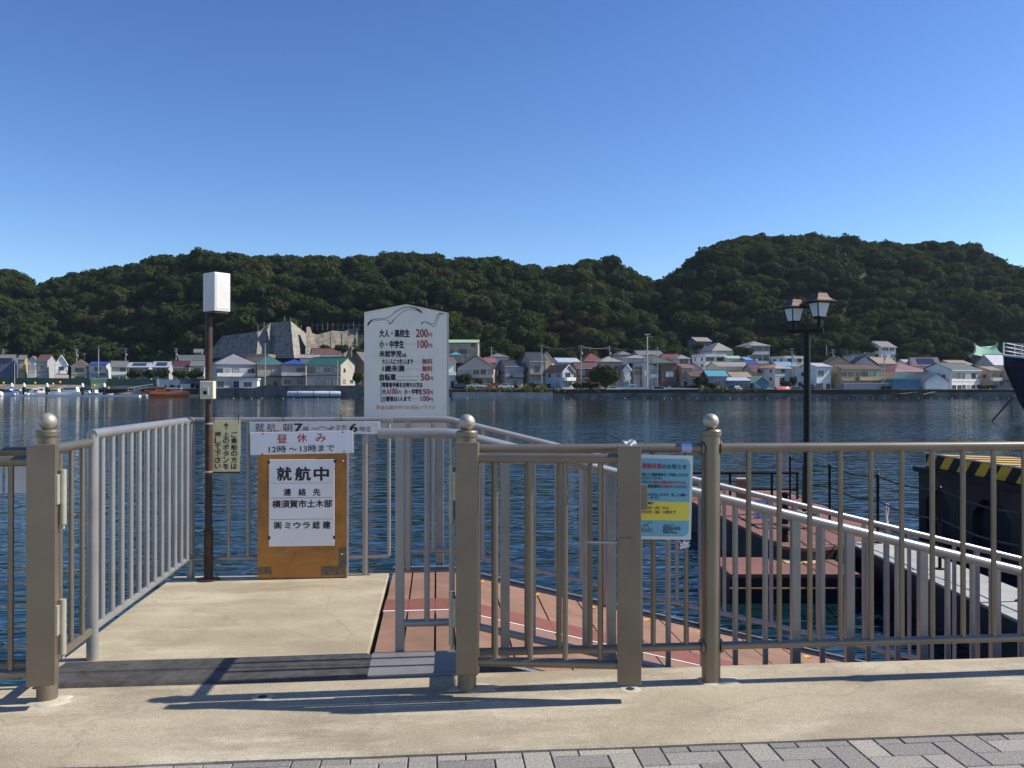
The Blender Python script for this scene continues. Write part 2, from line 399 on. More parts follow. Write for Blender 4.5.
XLP = -1.734
rl = thing('metal_railing', 'bronze railing at the left edge, ending in a ball topped gate post', 'railing', (XLP, YF+.02, 0))
post(rl, XLP, YF+.02, flange=False, top=1.18)
MB().tube([(XLP-.035, YF+.02, RT), (-5, YF+.02, RT)], .0225, 18).build('top_rail', 'bronze', rl, True, True)
MB().tube([(XLP-.035, YF+.02, RB), (-5, YF+.02, RB)], .019, 18).build('bottom_rail', 'bronze', rl, True, True)
bars(rl, [XLP-.15*i-.1 for i in range(1, 9)], YF+.02, RB, RT, .0125, 'bronze')
for x0, x1 in ((-1.93, -1.785), (-2.3, -1.945)):
    o = MB().cbox(x0, x1, YF+.05, YF+.058, .925, 1.07, .002).build('white_board', 'signwhite')
    tag(o, 'blank white board tied behind the left bronze railing, ' + ('beside the gate post' if x1 > -1.9 else 'cut off by the photo edge'), 'board')

# mortar collars round the posts
def pad(x, y, rx, ry, label):
    n = 26; vs = []; 
    for k, (s, z) in enumerate(((1.0, .004), (.85, .010), (.3, .013))):
        for j in range(n):
            a = 2*math.pi*j/n; q = 1 + .5*noise.noise((math.cos(a)*1.7+x*7, math.sin(a)*1.7, y)) 
            vs.append((x+rx*s*q*math.cos(a), y+ry*s*q*math.sin(a), z))
    fs = [(k*n+j, k*n+(j+1)%n, (k+1)*n+(j+1)%n, (k+1)*n+j) for k in range(2) for j in range(n)] + [tuple(2*n+j for j in range(n))]
    tag(MB().add(vs, fs).build('mortar_patch', 'mortar', smooth=True), label, 'mortar patch')
M['mortar'] = mat('pale_mortar', (.48, .425, .33), .9, 0, .12, 9, .3, 60, dirt=(.34, .29, .215), dscale=6, damt=.6)
pad(XLP+.02, YF-.0, .10, .065, 'pale mortar patch round the foot of the left gate post')
pad(XM+.03, YF-.0, .12, .055, 'pale mortar patch round the foot of the middle gate post')
pad(XP+.02, YF-.0, .11, .055, 'pale mortar patch round the foot of the right ball topped post')
hx, hy_, hz = (xpx(630, 3.86), 3.86, 0)
dm = bpy.data.objects  # drop-bolt sockets in the quay
for (px, py, lab) in ((630, 690, 'drop bolt socket in the concrete under the folded gate end'), (263, 698, 'drop bolt socket in the concrete in the middle of the gateway')):
    d = FPX*HC/(py-HY); X = (px-512)/FPX*d; x, y, _ = cw(X, d)
    t = thing('bolt_socket', lab, 'bolt socket', (x, y, 0))
    MB().lathe([(.05, .0055), (.045, .007), (.02, .0075)], (0,0,0), 20).build('mortar_ring', 'mortar', t, False, True)
    MB().lathe([(.02, .0075), (.019, .0095), (.003, .010)], (0,0,0), 16).build('hole', 'rubber', t)

# gate leaves folded back against the railings
def gate(label, xh, yh, xf, yf, sgn, zt=1.082, zb=.165, hw=.05):
    ang = math.atan2(yf-yh, xf-xh)
    t = thing('folding_gate', label, 'gate', (xh, yh, 0), ang, None)
    Lg = math.hypot(xf-xh, yf-yh)
    MB().cbox(-hw, hw, -.03, .03, .11, 1.152, .003).build('hinge_stile', 'bronze', t, False)
    MB().cbox(Lg-.052, Lg+.052, -.03, .03, .085, 1.14, .003).build('latch_stile', 'bronze', t, False)
    MB().tube([(.045, 0, zt), (Lg-.05, 0, zt)], .0225, 18).build('top_rail', 'bronze', t, False, True)
    MB().tube([(.045, 0, zb), (Lg-.05, 0, zb)], .0215, 18).build('bottom_rail', 'bronze', t, False, True)
    for i in range(4):
        x = .126 + .157*i
        MB().tube([(x, 0, zb), (x, 0, zt)], .0125, 12, False).build('baluster', 'bronze', t, False, True)
    s = 1 if sgn > 0 else -1            # side of the leaf that faces the water
    for z in (.93, .36):
        h = MB().tube([(-.075, .02*s, z-.13), (-.075, .02*s, z+.11)], .0145, 14).tube([(-.075,.02*s,z-.15),(-.075,.02*s,z-.13)], .008, 10)
        h.build('hinge', 'hinge', t, False, True)
        MB().cbox(-.066, -.050, -.02, .025, z-.04, z+.09, .002).build('hinge_plate', 'hinge', t, False)
    MB().cbox(Lg-.045, Lg+.01, -.036 if s>0 else .03, -.03 if s>0 else .036, .676, .735, .002).build('latch_plate', 'bronze', t, False)
    MB().tube([(Lg-.19, -.012*s, .712), (Lg-.05, -.012*s, .712)], .006, 10).build('latch_bolt', 'steel', t, False, True)
    MB().cbox(Lg+.05, Lg+.082, -.012, .012, .857, .968, .003).build('handle', 'bronze', t, False)
    return t
gate('bronze gate leaf folded back in front of the railing beside the blue poster', XM, 3.885, .853, 3.766, 1)
gl = gate('bronze gate leaf folded back on the left edge, mostly cut off by the frame', XLP+.026, 3.9, XLP-.70, 3.80, -1, hw=.058)

# bronze panel between the left post and the silver railing
rp = thing('railing_panel', 'short bronze railing panel between the left gate post and the silver railing', 'railing', (XLP, 4.3, 0))
MB().tube([(-1.745, 4.04, 1.118), (-1.765, 4.545, 1.118)], .0225, 18).build('top_rail', 'bronze', rp, True, True)
MB().tube([(-1.745, 4.04, .155), (-1.765, 4.545, .155)], .0215, 18).build('bottom_rail', 'bronze', rp, True, True)
for y in (4.18, 4.305, 4.435):
    MB().tube([(-1.755, y, .155), (-1.755, y, 1.118)], .0125, 12, False).build('baluster', 'bronze', rp, True, True)

rp = thing('railing_panel', 'short bronze railing panel running back from the middle gate post to the gangway', 'railing', (.17, 4.3, 0))
MB().tube([(.165, 4.02, 1.118), (.175, 4.54, 1.118)], .0225, 18).build('top_rail', 'bronze', rp, True, True)
MB().tube([(.165, 4.02, .155), (.175, 4.54, .155)], .0215, 18).build('bottom_rail', 'bronze', rp, True, True)
for y in (4.18, 4.305, 4.435): MB().tube([(.17, y, .155), (.17, y, 1.118)], .0125, 12, False).build('baluster', 'bronze', rp, True, True)
o = MB().tube([(1.275, 4.02, 1.1), (1.245, 4.52, 1.07)], .0225, 18).build('tie_rail', 'bronze', rr, True, True)
# threshold plates bridging the joint
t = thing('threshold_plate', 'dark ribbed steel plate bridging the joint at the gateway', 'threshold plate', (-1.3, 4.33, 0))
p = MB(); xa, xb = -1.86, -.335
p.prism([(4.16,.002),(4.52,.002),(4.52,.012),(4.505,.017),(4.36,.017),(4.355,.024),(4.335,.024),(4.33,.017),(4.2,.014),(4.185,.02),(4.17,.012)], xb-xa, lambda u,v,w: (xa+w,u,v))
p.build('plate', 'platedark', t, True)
t = thing('threshold_plate', 'pale aluminium plate in front of the gangway beside the middle gate post', 'threshold plate', (.1, 4.33, 0))
p = MB(); xa, xb = -.333, .15
p.prism([(4.18,.003),(4.54,.003),(4.54,.014),(4.52,.018),(4.2,.018),(4.185,.012)], xb-xa, lambda u,v,w: (xa+w,u,v))
p.build('plate', 'platelight', t, True)

# ------------------------------------------------------------------ silver railing round the landing
sl = thing('silver_railing', 'silver tube railing along the left side and back of the concrete landing', 'railing', (-1.8, 6.49, 0))
za = 1.158
MB().tube([(-1.766, 4.575, za), (-1.80, 6.47, za)], .0275, 20).build('top_rail', 'silver', sl, True, True)
MB().tube([(-1.766, 4.60, .16), (-1.80, 6.47, .16)], .02, 16).build('bottom_rail', 'silver', sl, True, True)
for (x, y) in ((-1.767, 4.595), (-1.80, 6.49)):
    MB().lathe([(.029, 0), (.029, za)], (x, y, 0), 20).build('post', 'silver', sl, True, True)
for i in range(12):
    y = 4.72 + .1455*i
    MB().tube([(-1.767-.017*(y-4.6)/1.9, y, .16), (-1.767-.017*(y-4.6)/1.9, y, za)], .0165, 14, False).build('baluster', 'silver', sl, True, True)
xe = at(392, 418, 6.5)[0]
MB().tube([(-1.80, 6.49, za), (xe, 6.49, za)], .0225, 18).build('top_rail', 'silver', sl, True, True)
xb_ = at(388, 418, 6.5)[0]
MB().tube([(-1.80, 6.49, .14), (xb_+.01, 6.49, .14)], .018, 16).build('bottom_rail', 'silver', sl, True, True)
k = 0
for px in (208.5, 228.7, 248.3, 268.5, 288, 308, 328, 347):
    x = at(px, 500, 6.49)[0]
    MB().tube([(x, 6.49, .14), (x, 6.49, za)], .0145, 14, False).build('baluster', 'silver', sl, True, True)
x = at(389, 500, 6.49)[0]; MB().tube([(x, 6.49, .14), (x, 6.49, za)], .0145, 14, False).build('baluster', 'silver', sl, True, True)
x = at(365.5, 500, 6.49)[0]
MB().lathe([(.024, 0), (.024, za)], (x, 6.49, 0), 18).build('post', 'silver', sl, True, True)

# ------------------------------------------------------------------ gangway with its two railings
G0, SL = .10, .249
def dz(x): return -SL*max(0, x-G0)
YN, YFR = 4.56, 6.56; XEND = 5.4
gw = thing('gangway', 'brown boarded gangway with a red stripe sloping down to the right', 'gangway', (G0, 5.5, 0))
def strip(y0, y1, xs, lift, th, gap):
    m = MB()
    for a, b in zip(xs[:-1], xs[1:]):
        a += gap; b -= gap
        za_, zb_ = dz(a)+lift, dz(b)+lift
        m.add([(a,y0,za_-th),(b,y0,zb_-th),(b,y1,zb_-th),(a,y1,za_-th),(a,y0,za_),(b,y0,zb_),(b,y1,zb_),(a,y1,za_)],
            [(3,2,1,0),(4,5,6,7),(0,1,5,4),(1,2,6,5),(2,3,7,6),(3,0,4,7)])
    return m
jx = [-.335, -.182, -.01, .10] + [.10+.325*i for i in range(1, 17)]
strip(YN-.02, 5.41, jx, 0, .03, .006).build('deck', 'deckbrown', gw, True)
strip(5.725, 6.55, jx, 0, .03, .006).build('deck', 'deckbrown', gw, True)
jl = [-.335, .10, XEND-.1]
strip(5.43, 5.72, jx, .001, .03, .001).build('red_stripe', 'deckred', gw, True)
strip(5.412, 5.428, jl, .003, .03, 0).build('white_line', 'deckwhite', gw, True)
strip(6.555, 6.585, jl, .012, .12, 0).build('edge_strip', 'platelight', gw, True)
strip(6.60, 6.63, jl, .03, .16, 0).build('edge_strip', 'platelight', gw, True)
strip(6.586, 6.599, jl, -.01, .12, 0).build('edge_channel', 'rubber', gw, True)
strip(YN-.09, YN-.03, jl, .012, .16, 0).build('edge_strip', 'platelight', gw, True)
strip(YN, 6.5, jl, -.05, .02, 0).build('underside', 'rubber', gw, True)
for i in range(8):
    x = .33 + .42*i; MB().cbox(x-.022, x+.022, 6.40, 6.45, dz(x)-.006, dz(x)+.006, .002).build('marker', 'hazyellow', gw, True)

def slope_rail(label, y, r, xs0, lvl, posts, brs, name, pw=.024):
    t = thing(name, label, 'railing', (G0, y, 0))
    zt = 1.158; pts = [(xs0, y, zt), (G0-.06, y, zt), (G0, y, zt-.005), (G0+.06, y, zt-.02), (XEND, y, zt+dz(XEND))]
    MB().tube(pts, r, 20).build('top_rail', 'silver', t, True, True)
    MB().tube([(lvl, y, .158), (G0-.03, y, .158), (G0+.03, y, .152), (XEND, y, .155+dz(XEND))], .02, 16).build('bottom_rail', 'silver', t, True, True)
    for x in posts:
        MB().cbox(x-pw, x+pw, y-.02, y+.02, dz(x)-.02, zt+dz(x)-.01, .004).build('post', 'silver', t, True)
    for x in brs:
        MB().tube([(x, y, .155+dz(x)), (x, y, zt+dz(x)-.005)], .0155, 12, False).build('baluster', 'silver', t, True, True)
    return t
nx = [xpx(400, YN)] + [xpx(p, YN) for p in (505, 611, 705, 795, 849, 922, 994, 1070)]
nb = [xpx(p, YN) for p in (427, 452, 478, 533, 559, 585, 640, 668, 735, 765, 822, 868, 897, 947, 972, 1020, 1046)]
slope_rail('silver railing on the near side of the gangway, bending down behind the middle gate post', YN, .027, xpx(378, YN), nx[0], nx, nb, 'silver_railing')
fx = [xpx(408, YFR)] + [xpx(408, YFR)+.76*i for i in range(1, 7)]
fb = [x0+.19*j+.0 for x0 in fx for j in (1, 2, 3)]
slope_rail('silver railing on the far side of the gangway next to the open water', YFR+.02, .024, xpx(393, YFR), fx[0], fx, fb, 'silver_railing', .017)
# ------------------------------------------------------------------ signs on the landing
def rect(px0, px1, py0, py1, y):
    pc = (py0+py1)/2; xm = (px0+px1)/2
    return at(px0, pc, y)[0], at(px1, pc, y)[0], at(xm, py1, y)[2], at(xm, py0, y)[2]
def lettering(root, y, col, items, conv, name='lettering', weight=.012, lift=.0015):
    for sx, a, b, c, d in items:
        m = MB(); x0, x1, z0, z1 = rect(*conv(a, b, c, d), y)
        if len(sx) > 1 and d-c > (b-a):          # vertical column of single glyphs
            n = len(sx); st = (z1-z0)/n
            for i, ch in enumerate(sx):
                k = .0 if ch not in 'いこ' else .1
                text(m, ch, x0, x1, z1-st*(i+.93)+k*st, z1-st*(i+.08)-k*st, lambda u, v, e=0: (u, y-lift-e, v), weight)
        else: text(m, sx, x0, x1, z0, z1, lambda u, v, e=0: (u, y-lift-e, v), weight)
        m.build(name, col, root, True)
def ribbon(m, pts, wd, f):
    for i in range(len(pts)-1):
        (x0, y0), (x1, y1) = pts[i], pts[i+1]; w0, w1 = wd[i], wd[i+1]
        dx, dy = x1-x0, y1-y0; l = math.hypot(dx, dy) or 1; nx_, ny_ = -dy/l, dx/l
        m.quad(f(x0-nx_*w0, y0-ny_*w0), f(x1-nx_*w1, y1-ny_*w1), f(x1+nx_*w1, y1+ny_*w1), f(x0+nx_*w0, y0+ny_*w0))

# price board
Y = 6.66; cv = lambda a, b, c, d: (355+a/6.14, 355+b/6.14, 295+c/6.14, 295+d/6.14)
pb = thing('price_board', 'tall white gabled fare board with gulls and black and red prices behind the railing', 'sign board', (at(406, 400, Y)[0], Y, 0))
x0, x1 = at(364.2, 360, Y)[0], at(448.3, 360, Y)[0]; xm = (x0+x1)/2
zc, zp, zb = at(406, 312.3, Y)[2], at(406, 304, Y)[2], at(406, 428.5, Y)[2]
sh = [(x0, zb), (x1, zb), (x1, zc), (xm, zp), (x0, zc)]
MB().prism(sh, .022, lambda u, v, w_: (u, Y+w_, v)).build('panel', 'price', pb, True)
e = MB()
for (a, b), (c, d) in ((sh[2], sh[3]), (sh[3], sh[4])):
    e.add([(a, Y-.008, b), (c, Y-.008, d), (c, Y+.03, d), (a, Y+.03, b), (a, Y-.008, b+.012), (c, Y-.008, d+.012), (c, Y+.03, d+.012), (a, Y+.03, b+.012)],
        [(0,1,2,3),(4,5,6,7),(0,1,5,4),(1,2,6,5),(2,3,7,6),(3,0,4,7)])
e.build('roof_edge', 'black', pb, True)
MB().cbox(x1-.008, x1+.003, Y-.003, Y+.026, zb, zc-.005, .002).build('lit_edge', 'silver', pb, True)  # added strip standing for the board's sunlit right edge
for px in (408, 440):
    x = at(px, 500, Y)[0]; MB().cbox(x-.03, x+.03, Y+.024, Y+.07, -.3, zc-.1, .004).build('leg', 'silver', pb, True)
lettering(pb, Y, 'ink', [('大人・高校生',150,335,212,258),('小・中学生',150,300,280,325),('未就学児',150,285,342,380),('は',292,316,360,380),
    ('大人1人につき1人まで',167,355,393,425),('1歳未満',170,302,433,470),('自転車',152,250,485,525),('障害者手帳をお持ちの方は',168,415,537,567),
    ('大人',167,215,577,610),('小・中学生',302,412,577,610),('介護者は1人まで',167,342,622,652)], cv, weight=.05)
lettering(pb, Y, 'inkdarkred', [('200',375,447,210,258),('円',453,473,235,258),('100',385,447,278,325),('円',453,473,300,325),('無料',413,475,392,425),('無料',413,475,435,470),
    ('50',405,453,485,525),('円',457,478,502,523),('100',217,260,575,608),('円',264,282,588,608),('50',418,457,577,610),('円',460,478,590,610),('100',403,453,620,652),('円',456,477,632,652)], cv, weight=.03)
lettering(pb, Y, 'inkorange', [('料金は船の中でお支払い下さい',132,495,677,703)], cv, weight=.015)
m = MB()
def pf(u, v):
    p = at(355+u/6.14, 295-v/6.14, Y); return (p[0], Y-.0015, p[2])
def ln(m, pts, w0, wts=None):
    ribbon(m, [(a, -b) for a, b in pts], wts or [w0]*len(pts), pf)
ln(m, [(75,190),(83,178),(92,163),(112,150),(150,146),(185,143),(212,134),(232,118),(255,98),(290,80),(330,73),(370,80),(398,97),(415,114)], 2, [1,6,5,2,1.6,1.6,1.6,1.6,2,2,2,3,6,1])
ln(m, [(100,163),(140,155),(180,152),(205,155)], 1.2); ln(m, [(205,152),(208,178),(222,168),(232,158),(250,140),(300,98),(345,86),(395,100)], 1.3)
ln(m, [(212,178),(228,172),(240,150)], 1.2)
ln(m, [(405,186),(412,168),(440,164),(468,178),(484,176),(496,152),(506,126),(522,112),(552,118)], 2, [1,3,1.5,1.5,1.5,1.5,2,3,1])
ln(m, [(440,172),(470,185),(482,196),(492,190),(498,178),(512,140),(530,120)], 1.2)
for a, b, c in ((340,370,236),(305,380,301),(358,406,409),(312,406,455),(256,398,500),(346,398,637)):
    for i in range(int((b-a)/7)): ln(m, [(a+7*i, c),(a+7*i+3.5, c)], 1.2)
ln(m, [(248,523),(382,523)], 1.6); ln(m, [(160,530),(160,655)], 1.8); ln(m, [(160,655),(185,655)], 1.6)
m.build('drawing', 'ink', pb, True)

# wooden notice board with its white notice, lunch break plate and opening hours strip
Y = 6.395; cv = lambda a, b, c, d: (240+a/4.514, 240+b/4.514, 410+c/4.514, 410+d/4.514)
nb_ = thing('notice_board', 'orange painted plywood board standing on the landing with a white notice', 'notice board', (at(302, 500, Y)[0], Y, 0))
x0, x1, z0, z1 = rect(257.6, 347.2, 432, 578, Y)
MB().cbox(x0, x1, Y, Y+.024, .006, z1, .003).build('panel', 'plywood', nb_, True)
for a, b in ((x0, x0+.05), (x1-.05, x1)): MB().cbox(a+.001, b-.001, Y+.025, Y+.07, .002, z1-.05, .003).build('batten', 'plywood', nb_, True)
MB().cbox(x1-.004, x1+.008, Y-.004, Y+.026, .01, z1-.002, .002).build('edge_strip', 'steel', nb_, True)
for a, b, c, d in ((258.5,271.5,567,574),(321,345,566,575),(339,346.5,548,565.5)):
    q0, q1, q2, q3 = rect(a, b, c, d, Y); MB().box(q0, q1, Y-.003, Y-.0005, q2, q3).build('bracket', mat('dull_bracket', (.16,.12,.08), .6, .2, .3, 30), nb_, True)
for px, py in ((278.5,553),(342,554),(286,551),(286,556),(343,461)):
    p = at(px, py, Y); MB().ball((p[0], Y-.002, p[2]), .007, 10, 6).build('bolt', 'steel', nb_, True, True)
x0, x1, z0, z1 = rect(269.3, 334.6, 459.3, 545.8, Y)
nt_ = MB().cbox(x0, x1, Y-.008, Y-.001, z0, z1, .0015).build('notice_plate', 'signwhite', nb_, True)
for (px, py) in ((269, 462), (335, 461), (334.5, 537), (269.6, 537.5)):
    p = at(px, py, Y); MB().cbox(p[0]-.008, p[0]+.008, Y-.011, Y-.0085, p[2]-.012, p[2]+.012, .001).build('clip', 'rust', nt_, True)
lettering(nt_, Y-.008, 'ink', [('就',168,232,258,318),('航',250,318,258,318),('中',335,400,258,318),('連',198,231,355,386),('絡',265,298,355,386),('先',331,363,355,386),
    ('横須賀市土木部',147,416,406,440),('㈱',155,188,503,537),('ミウラ',203,315,506,534),('総',329,361,502,535),('建',374,408,502,535)], cv, weight=.03)
m = MB()
for y_, th in ((329, .5), (395, .9), (492, .8)):
    a, b, c, d = rect(*cv(140, 420, y_-th, y_+th), Y); m.box(a, b, Y-.0095, Y-.0085, c, d)
m.build('ruled_line', 'inkgrey', nt_, True)

Y2 = 6.375
ls = thing('lunch_sign', 'white plate with red lunch break words on top of the orange notice board', 'sign', (at(302, 443, Y2)[0], Y2, 1.0))
x0, x1, z0, z1 = rect(250.3, 353.2, 431.6, 454, Y2)
MB().cbox(x0, x1, Y2, Y2+.006, z0, z1, .0012).build('plate', 'signwhite', ls, True)
lettering(ls, Y2, 'inkred', [('昼',168,213,110,148),('休',258,303,108,146),('み',343,388,108,146)], cv, weight=.012)
lettering(ls, Y2, 'ink', [('12時',130,208,160,191),('～',222,255,170,181),('13時まで',272,425,158,189)], cv, weight=.014)
for a, b in ((105,105),(465,103),(100,196),(470,190)):
    p = at(240+a/4.514, 410+b/4.514, Y2); MB().ball((p[0], Y2-.001, p[2]), .006, 10, 6).build('bolt', 'rust', ls, True, True)
ls.rotation_euler = (0, R(-.8), 0)

Y3 = 6.435
hs = thing('hours_sign', 'long weathered white strip with hand painted hours hanging below the back rail', 'sign', (at(316, 428, Y3)[0], Y3, 1.0))
x0, x1, z0, z1 = rect(249.5, 380, 421.6, 434.2, Y3)
MB().cbox(x0, x1, Y3, Y3+.006, z0, z1, .0012).build('plate', 'signold', hs, True)
lettering(hs, Y3, 'ink', [('就',70,110,60,98),('航',122,162,60,98),('．',168,174,92,98),('朝',194,236,60,98),('時',286,310,74,96),('夕',432,452,66,98),('方',455,482,66,98),('時迄',540,592,74,98)], cv, weight=.006)
lettering(hs, Y3, 'ink', [('7',246,282,62,98),('6',497,530,62,98)], cv, weight=.03)
m = MB()
def hf(u, v):
    p = at(240+u/4.514, 410-v/4.514, Y3); return (p[0], Y3-.0015, p[2])
wav = [(325+6*i, -(80+5*math.sin(i*.62))) for i in range(16)]
ribbon(m, wav, [1.4]*len(wav), hf); ribbon(m, [(408,-72),(424,-79),(406,-88)], [1.4]*3, hf)
m.build('arrow', 'ink', hs, True)
for px in (283, 341): 
    p = at(px, 420, Y3); MB().tube([(p[0], Y3+.01, at(px,424,Y3)[2]), (p[0], Y3+.005, at(px,414.8,Y3)[2]), (p[0], Y3+.08, at(px,414.8,Y3)[2])], .003, 8).build('wire', 'black', hs, True)

# yellow notice hanging from the rail
Y4 = 6.45; cv4 = lambda a, b, c, d: (a/4, b/4, 400+c/4, 400+d/4)
ys = thing('button_sign', 'small yellow sign with vertical black writing and an arrow hanging beside the brown pole', 'sign', (at(226, 445, Y4)[0], Y4, 1.0))
x0, x1, z0, z1 = rect(212.5, 240.2, 420, 472.3, Y4)
MB().cbox(x0, x1, Y4, Y4+.004, z0, z1, .001).build('plate', 'signyellow', ys, True)
lettering(ys, Y4, 'ink', [('ご乗船の方は', 925, 948, 125, 278), ('上のボタンを', 893, 916, 125, 278), ('押して下さい', 860, 883, 125, 278), ('↑', 896, 914, 92, 118)], cv4, weight=.03)
for px in (214, 238.5):
    p = at(px, 421, Y4); MB().tube([(p[0], Y4+.002, p[2]-.02), (p[0], Y4, at(px,414.7,Y4)[2]), (p[0], Y4+.07, at(px,414.7,Y4)[2])], .003, 8).build('wire', 'black', ys, True)
MB().box(x0, x1, Y4-.003, Y4-.0003, z0-.006, z0+.004).build('lower_edge', 'rust', ys, True)

# brown pole with a white cabinet and a call button box
xp, yp = -1.656, 6.42
sp = thing('call_pole', 'thin rusty brown pole carrying a white cabinet and a cream call button box', 'pole', (xp, yp, 0))
MB().lathe([(.032, 0), (.032, .34), (.036, .345), (.036, .36), (.026, .365), (.026, 1.96)], (xp, yp, 0), 18).build('pole', 'rust', sp, True, True)
MB().lathe([(.085, .001), (.085, .008), (.035, .012)], (xp, yp, 0), 20).build('base_plate', 'rust', sp, True, True)
for z in (.78, 1.13): MB().lathe([(.0265, z), (.029, z+.002), (.029, z+.012), (.0265, z+.014)], (xp, yp, 0), 16).build('band', 'steel', sp, True, True)
mt = Matrix.Translation((xp+.055, yp-.0, 0)) @ Matrix.Rotation(R(48), 4, 'Z')
MB().cbox(-.066, .066, -.072, .072, 1.952, 2.232, .005, mt).build('cabinet', 'boxwhite', sp, True)
MB().cbox(-.054, .054, -.0745, -.0715, 1.968, 2.216, .001, mt).build('cabinet_door', 'boxwhite', sp, True)
MB().cbox(-.058, .058, -.064, .064, 1.935, 1.955, .004, mt).build('cabinet_base', 'rust', sp, True)
p0, p1 = at(200, 399, 6.34), at(213.8, 381, 6.34)
cb = MB().cbox(p0[0], p1[0], 6.33, 6.405, p0[2], p1[2], .005).build('button_box', 'cream', sp, True)
a, b, c, d = rect(202.5, 208.5, 387, 395, 6.33)
MB().cbox(a, b, 6.322, 6.3285, c, d, .002).build('button_plate', mat('button_plate', (.5,.48,.4), .5), cb, True)
a, b, c, d = rect(203.6, 207.2, 391, 394.3, 6.33); MB().cbox(a, b, 6.318, 6.3215, c, d, .001).build('button', 'black', cb, True)

# blue closure poster tied to the railing
Y5 = 3.945; cv5 = lambda a, b, c, d: (600+a/6.4, 600+b/6.4, 435+c/6.4, 435+d/6.4)
po = thing('poster', 'laminated blue and yellow closure poster tied to the railing beside the gate leaf', 'poster', (at(663, 498, Y5)[0], Y5, at(663, 498, Y5)[2]))
def prect(m, a, b, c, d, lift, rad=0, th=.0012):
    x0, x1, z0, z1 = rect(*cv5(a, b, c, d), Y5)
    if rad:
        pts = []
        for cx, cz, s in ((x1-rad, z1-rad, 0), (x0+rad, z1-rad, 90), (x0+rad, z0+rad, 180), (x1-rad, z0+rad, 270)):
            for k in range(7): an = R(s+15*k); pts.append((cx+rad*math.cos(an), cz+rad*math.sin(an)))
    else: pts = [(x0,z0),(x1,z0),(x1,z1),(x0,z1)]
    return m.prism(pts, th, lambda u, v, w_: (u, Y5-lift-w_+th, v))
M['postercream'] = mat('poster_paper', (.68, .70, .62), .2, 0, .03)
prect(MB(), 205, 588, 128, 668, 0).build('sheet', 'postercream', po, True)
prect(MB(), 222, 572, 150, 648, .0013, .03).build('blue_field', 'postblue', po, True)
prect(MB(), 222.5, 571.5, 425, 545, .0026).build('yellow_band', 'postyellow', po, True)
lettering(po, Y5, 'ink', [('のお知らせ',392,548,184,216),('日頃より浦賀渡船をご利用いただき',245,556,243,264),('誠にありがとうございます。',245,395,268,287),('このたび、',245,333,293,312),
  ('浦賀の渡船運航を',245,394,318,340),('させていただきます。',436,556,318,338),('ご迷惑をおかけしますが、宜しくお願い',245,556,371,391),('いたします。',245,378,394,410),
  ('お問い合わせ',412,476,570,579),('横須賀市土木部',406,512,582,592),('港湾管理課',406,520,594,604),('渡船担当',406,470,606,614),('電話',406,500,617,626)], cv5, weight=.02, lift=.0032)
lettering(po, Y5, 'inkred', [('渡船休航',262,390,182,217),('船舶の定期点検を行うため、',335,550,292,312),('休航',397,434,318,340)], cv5, weight=.03, lift=.0032)
lettering(po, Y5, 'ink', [('（期間）',255,340,430,446)], cv5, weight=.03, lift=.0045)
lettering(po, Y5, 'inkdarkred', [('10月18日（月）から',250,440,457,476),('10月22日（金）12時まで',250,486,482,503)], cv5, weight=.03, lift=.0045)
m = MB()
def qf(u, v):
    p = at(600+u/6.4, 435-v/6.4, Y5); return (p[0], Y5-.0035, p[2])
def l5(pts, w0=1.2): ribbon(m, [(a, -b) for a, b in pts], [w0]*len(pts), qf)
l5([(258,602),(264,620),(325,620),(338,600),(328,604),(262,604),(258,602)]); l5([(272,602),(278,585),(312,584),(318,602)]); l5([(285,585),(288,574),(303,574),(306,585)])
l5([(306,578),(312,562),(322,556),(333,562),(326,568)]); l5([(270,611),(320,611)]); l5([(332,618),(338,626),(342,618)])
m.build('drawing', 'ink', po, True)
po.rotation_euler = (0, R(1.6), 0)
rnd = random.Random(3)
def knot(px, py, y, label, s=.02):
    p = at(px, py, y); m = MB()
    for i in range(9):
        a = rnd.uniform(0, 6.28); q = [Vector(p)]
        dr = Vector((math.cos(a), rnd.uniform(-.4,.4), abs(math.sin(a))*.8)) * s
        s1 = Vector((rnd.uniform(-1,1), rnd.uniform(-1,1), rnd.uniform(-1,1)))*s*.4
        P = [Vector(p), Vector(p)+dr*.5+s1, Vector(p)+dr+s1*.5, Vector(p)+dr*.7-s1*.6]
        w_ = Vector((rnd.uniform(-1,1), rnd.uniform(-1,1), rnd.uniform(-.3,1))).normalized()*s*.35
        m.add([P[0], P[1]-w_, P[2], P[1]+w_, P[3]], [(0,1,2,3),(0,3,4)])
    m.ball(p, s*.3, 10, 6)
    return tag(m.build('plastic_tie', 'plastic'), label, 'plastic tie')
knot(630, 446.2, 3.80, 'crumpled white plastic tie on top of the gate end beside the poster', .036)
knot(684, 546, 3.95, 'crumpled white plastic tie at the lower right corner of the blue poster', .036)
p = at(684.5, 446, YF); m = MB().tube([(p[0]-.02, YF, RT), (p[0]+.03, YF, RT)], .0235, 18)
M['film'] = mat('tape', (.45, .52, .68), .15, 0, .1)
tag(m.build('tape_wrap', 'film', smooth=True), 'bluish clear tape wound round the rail above the poster', 'tape')

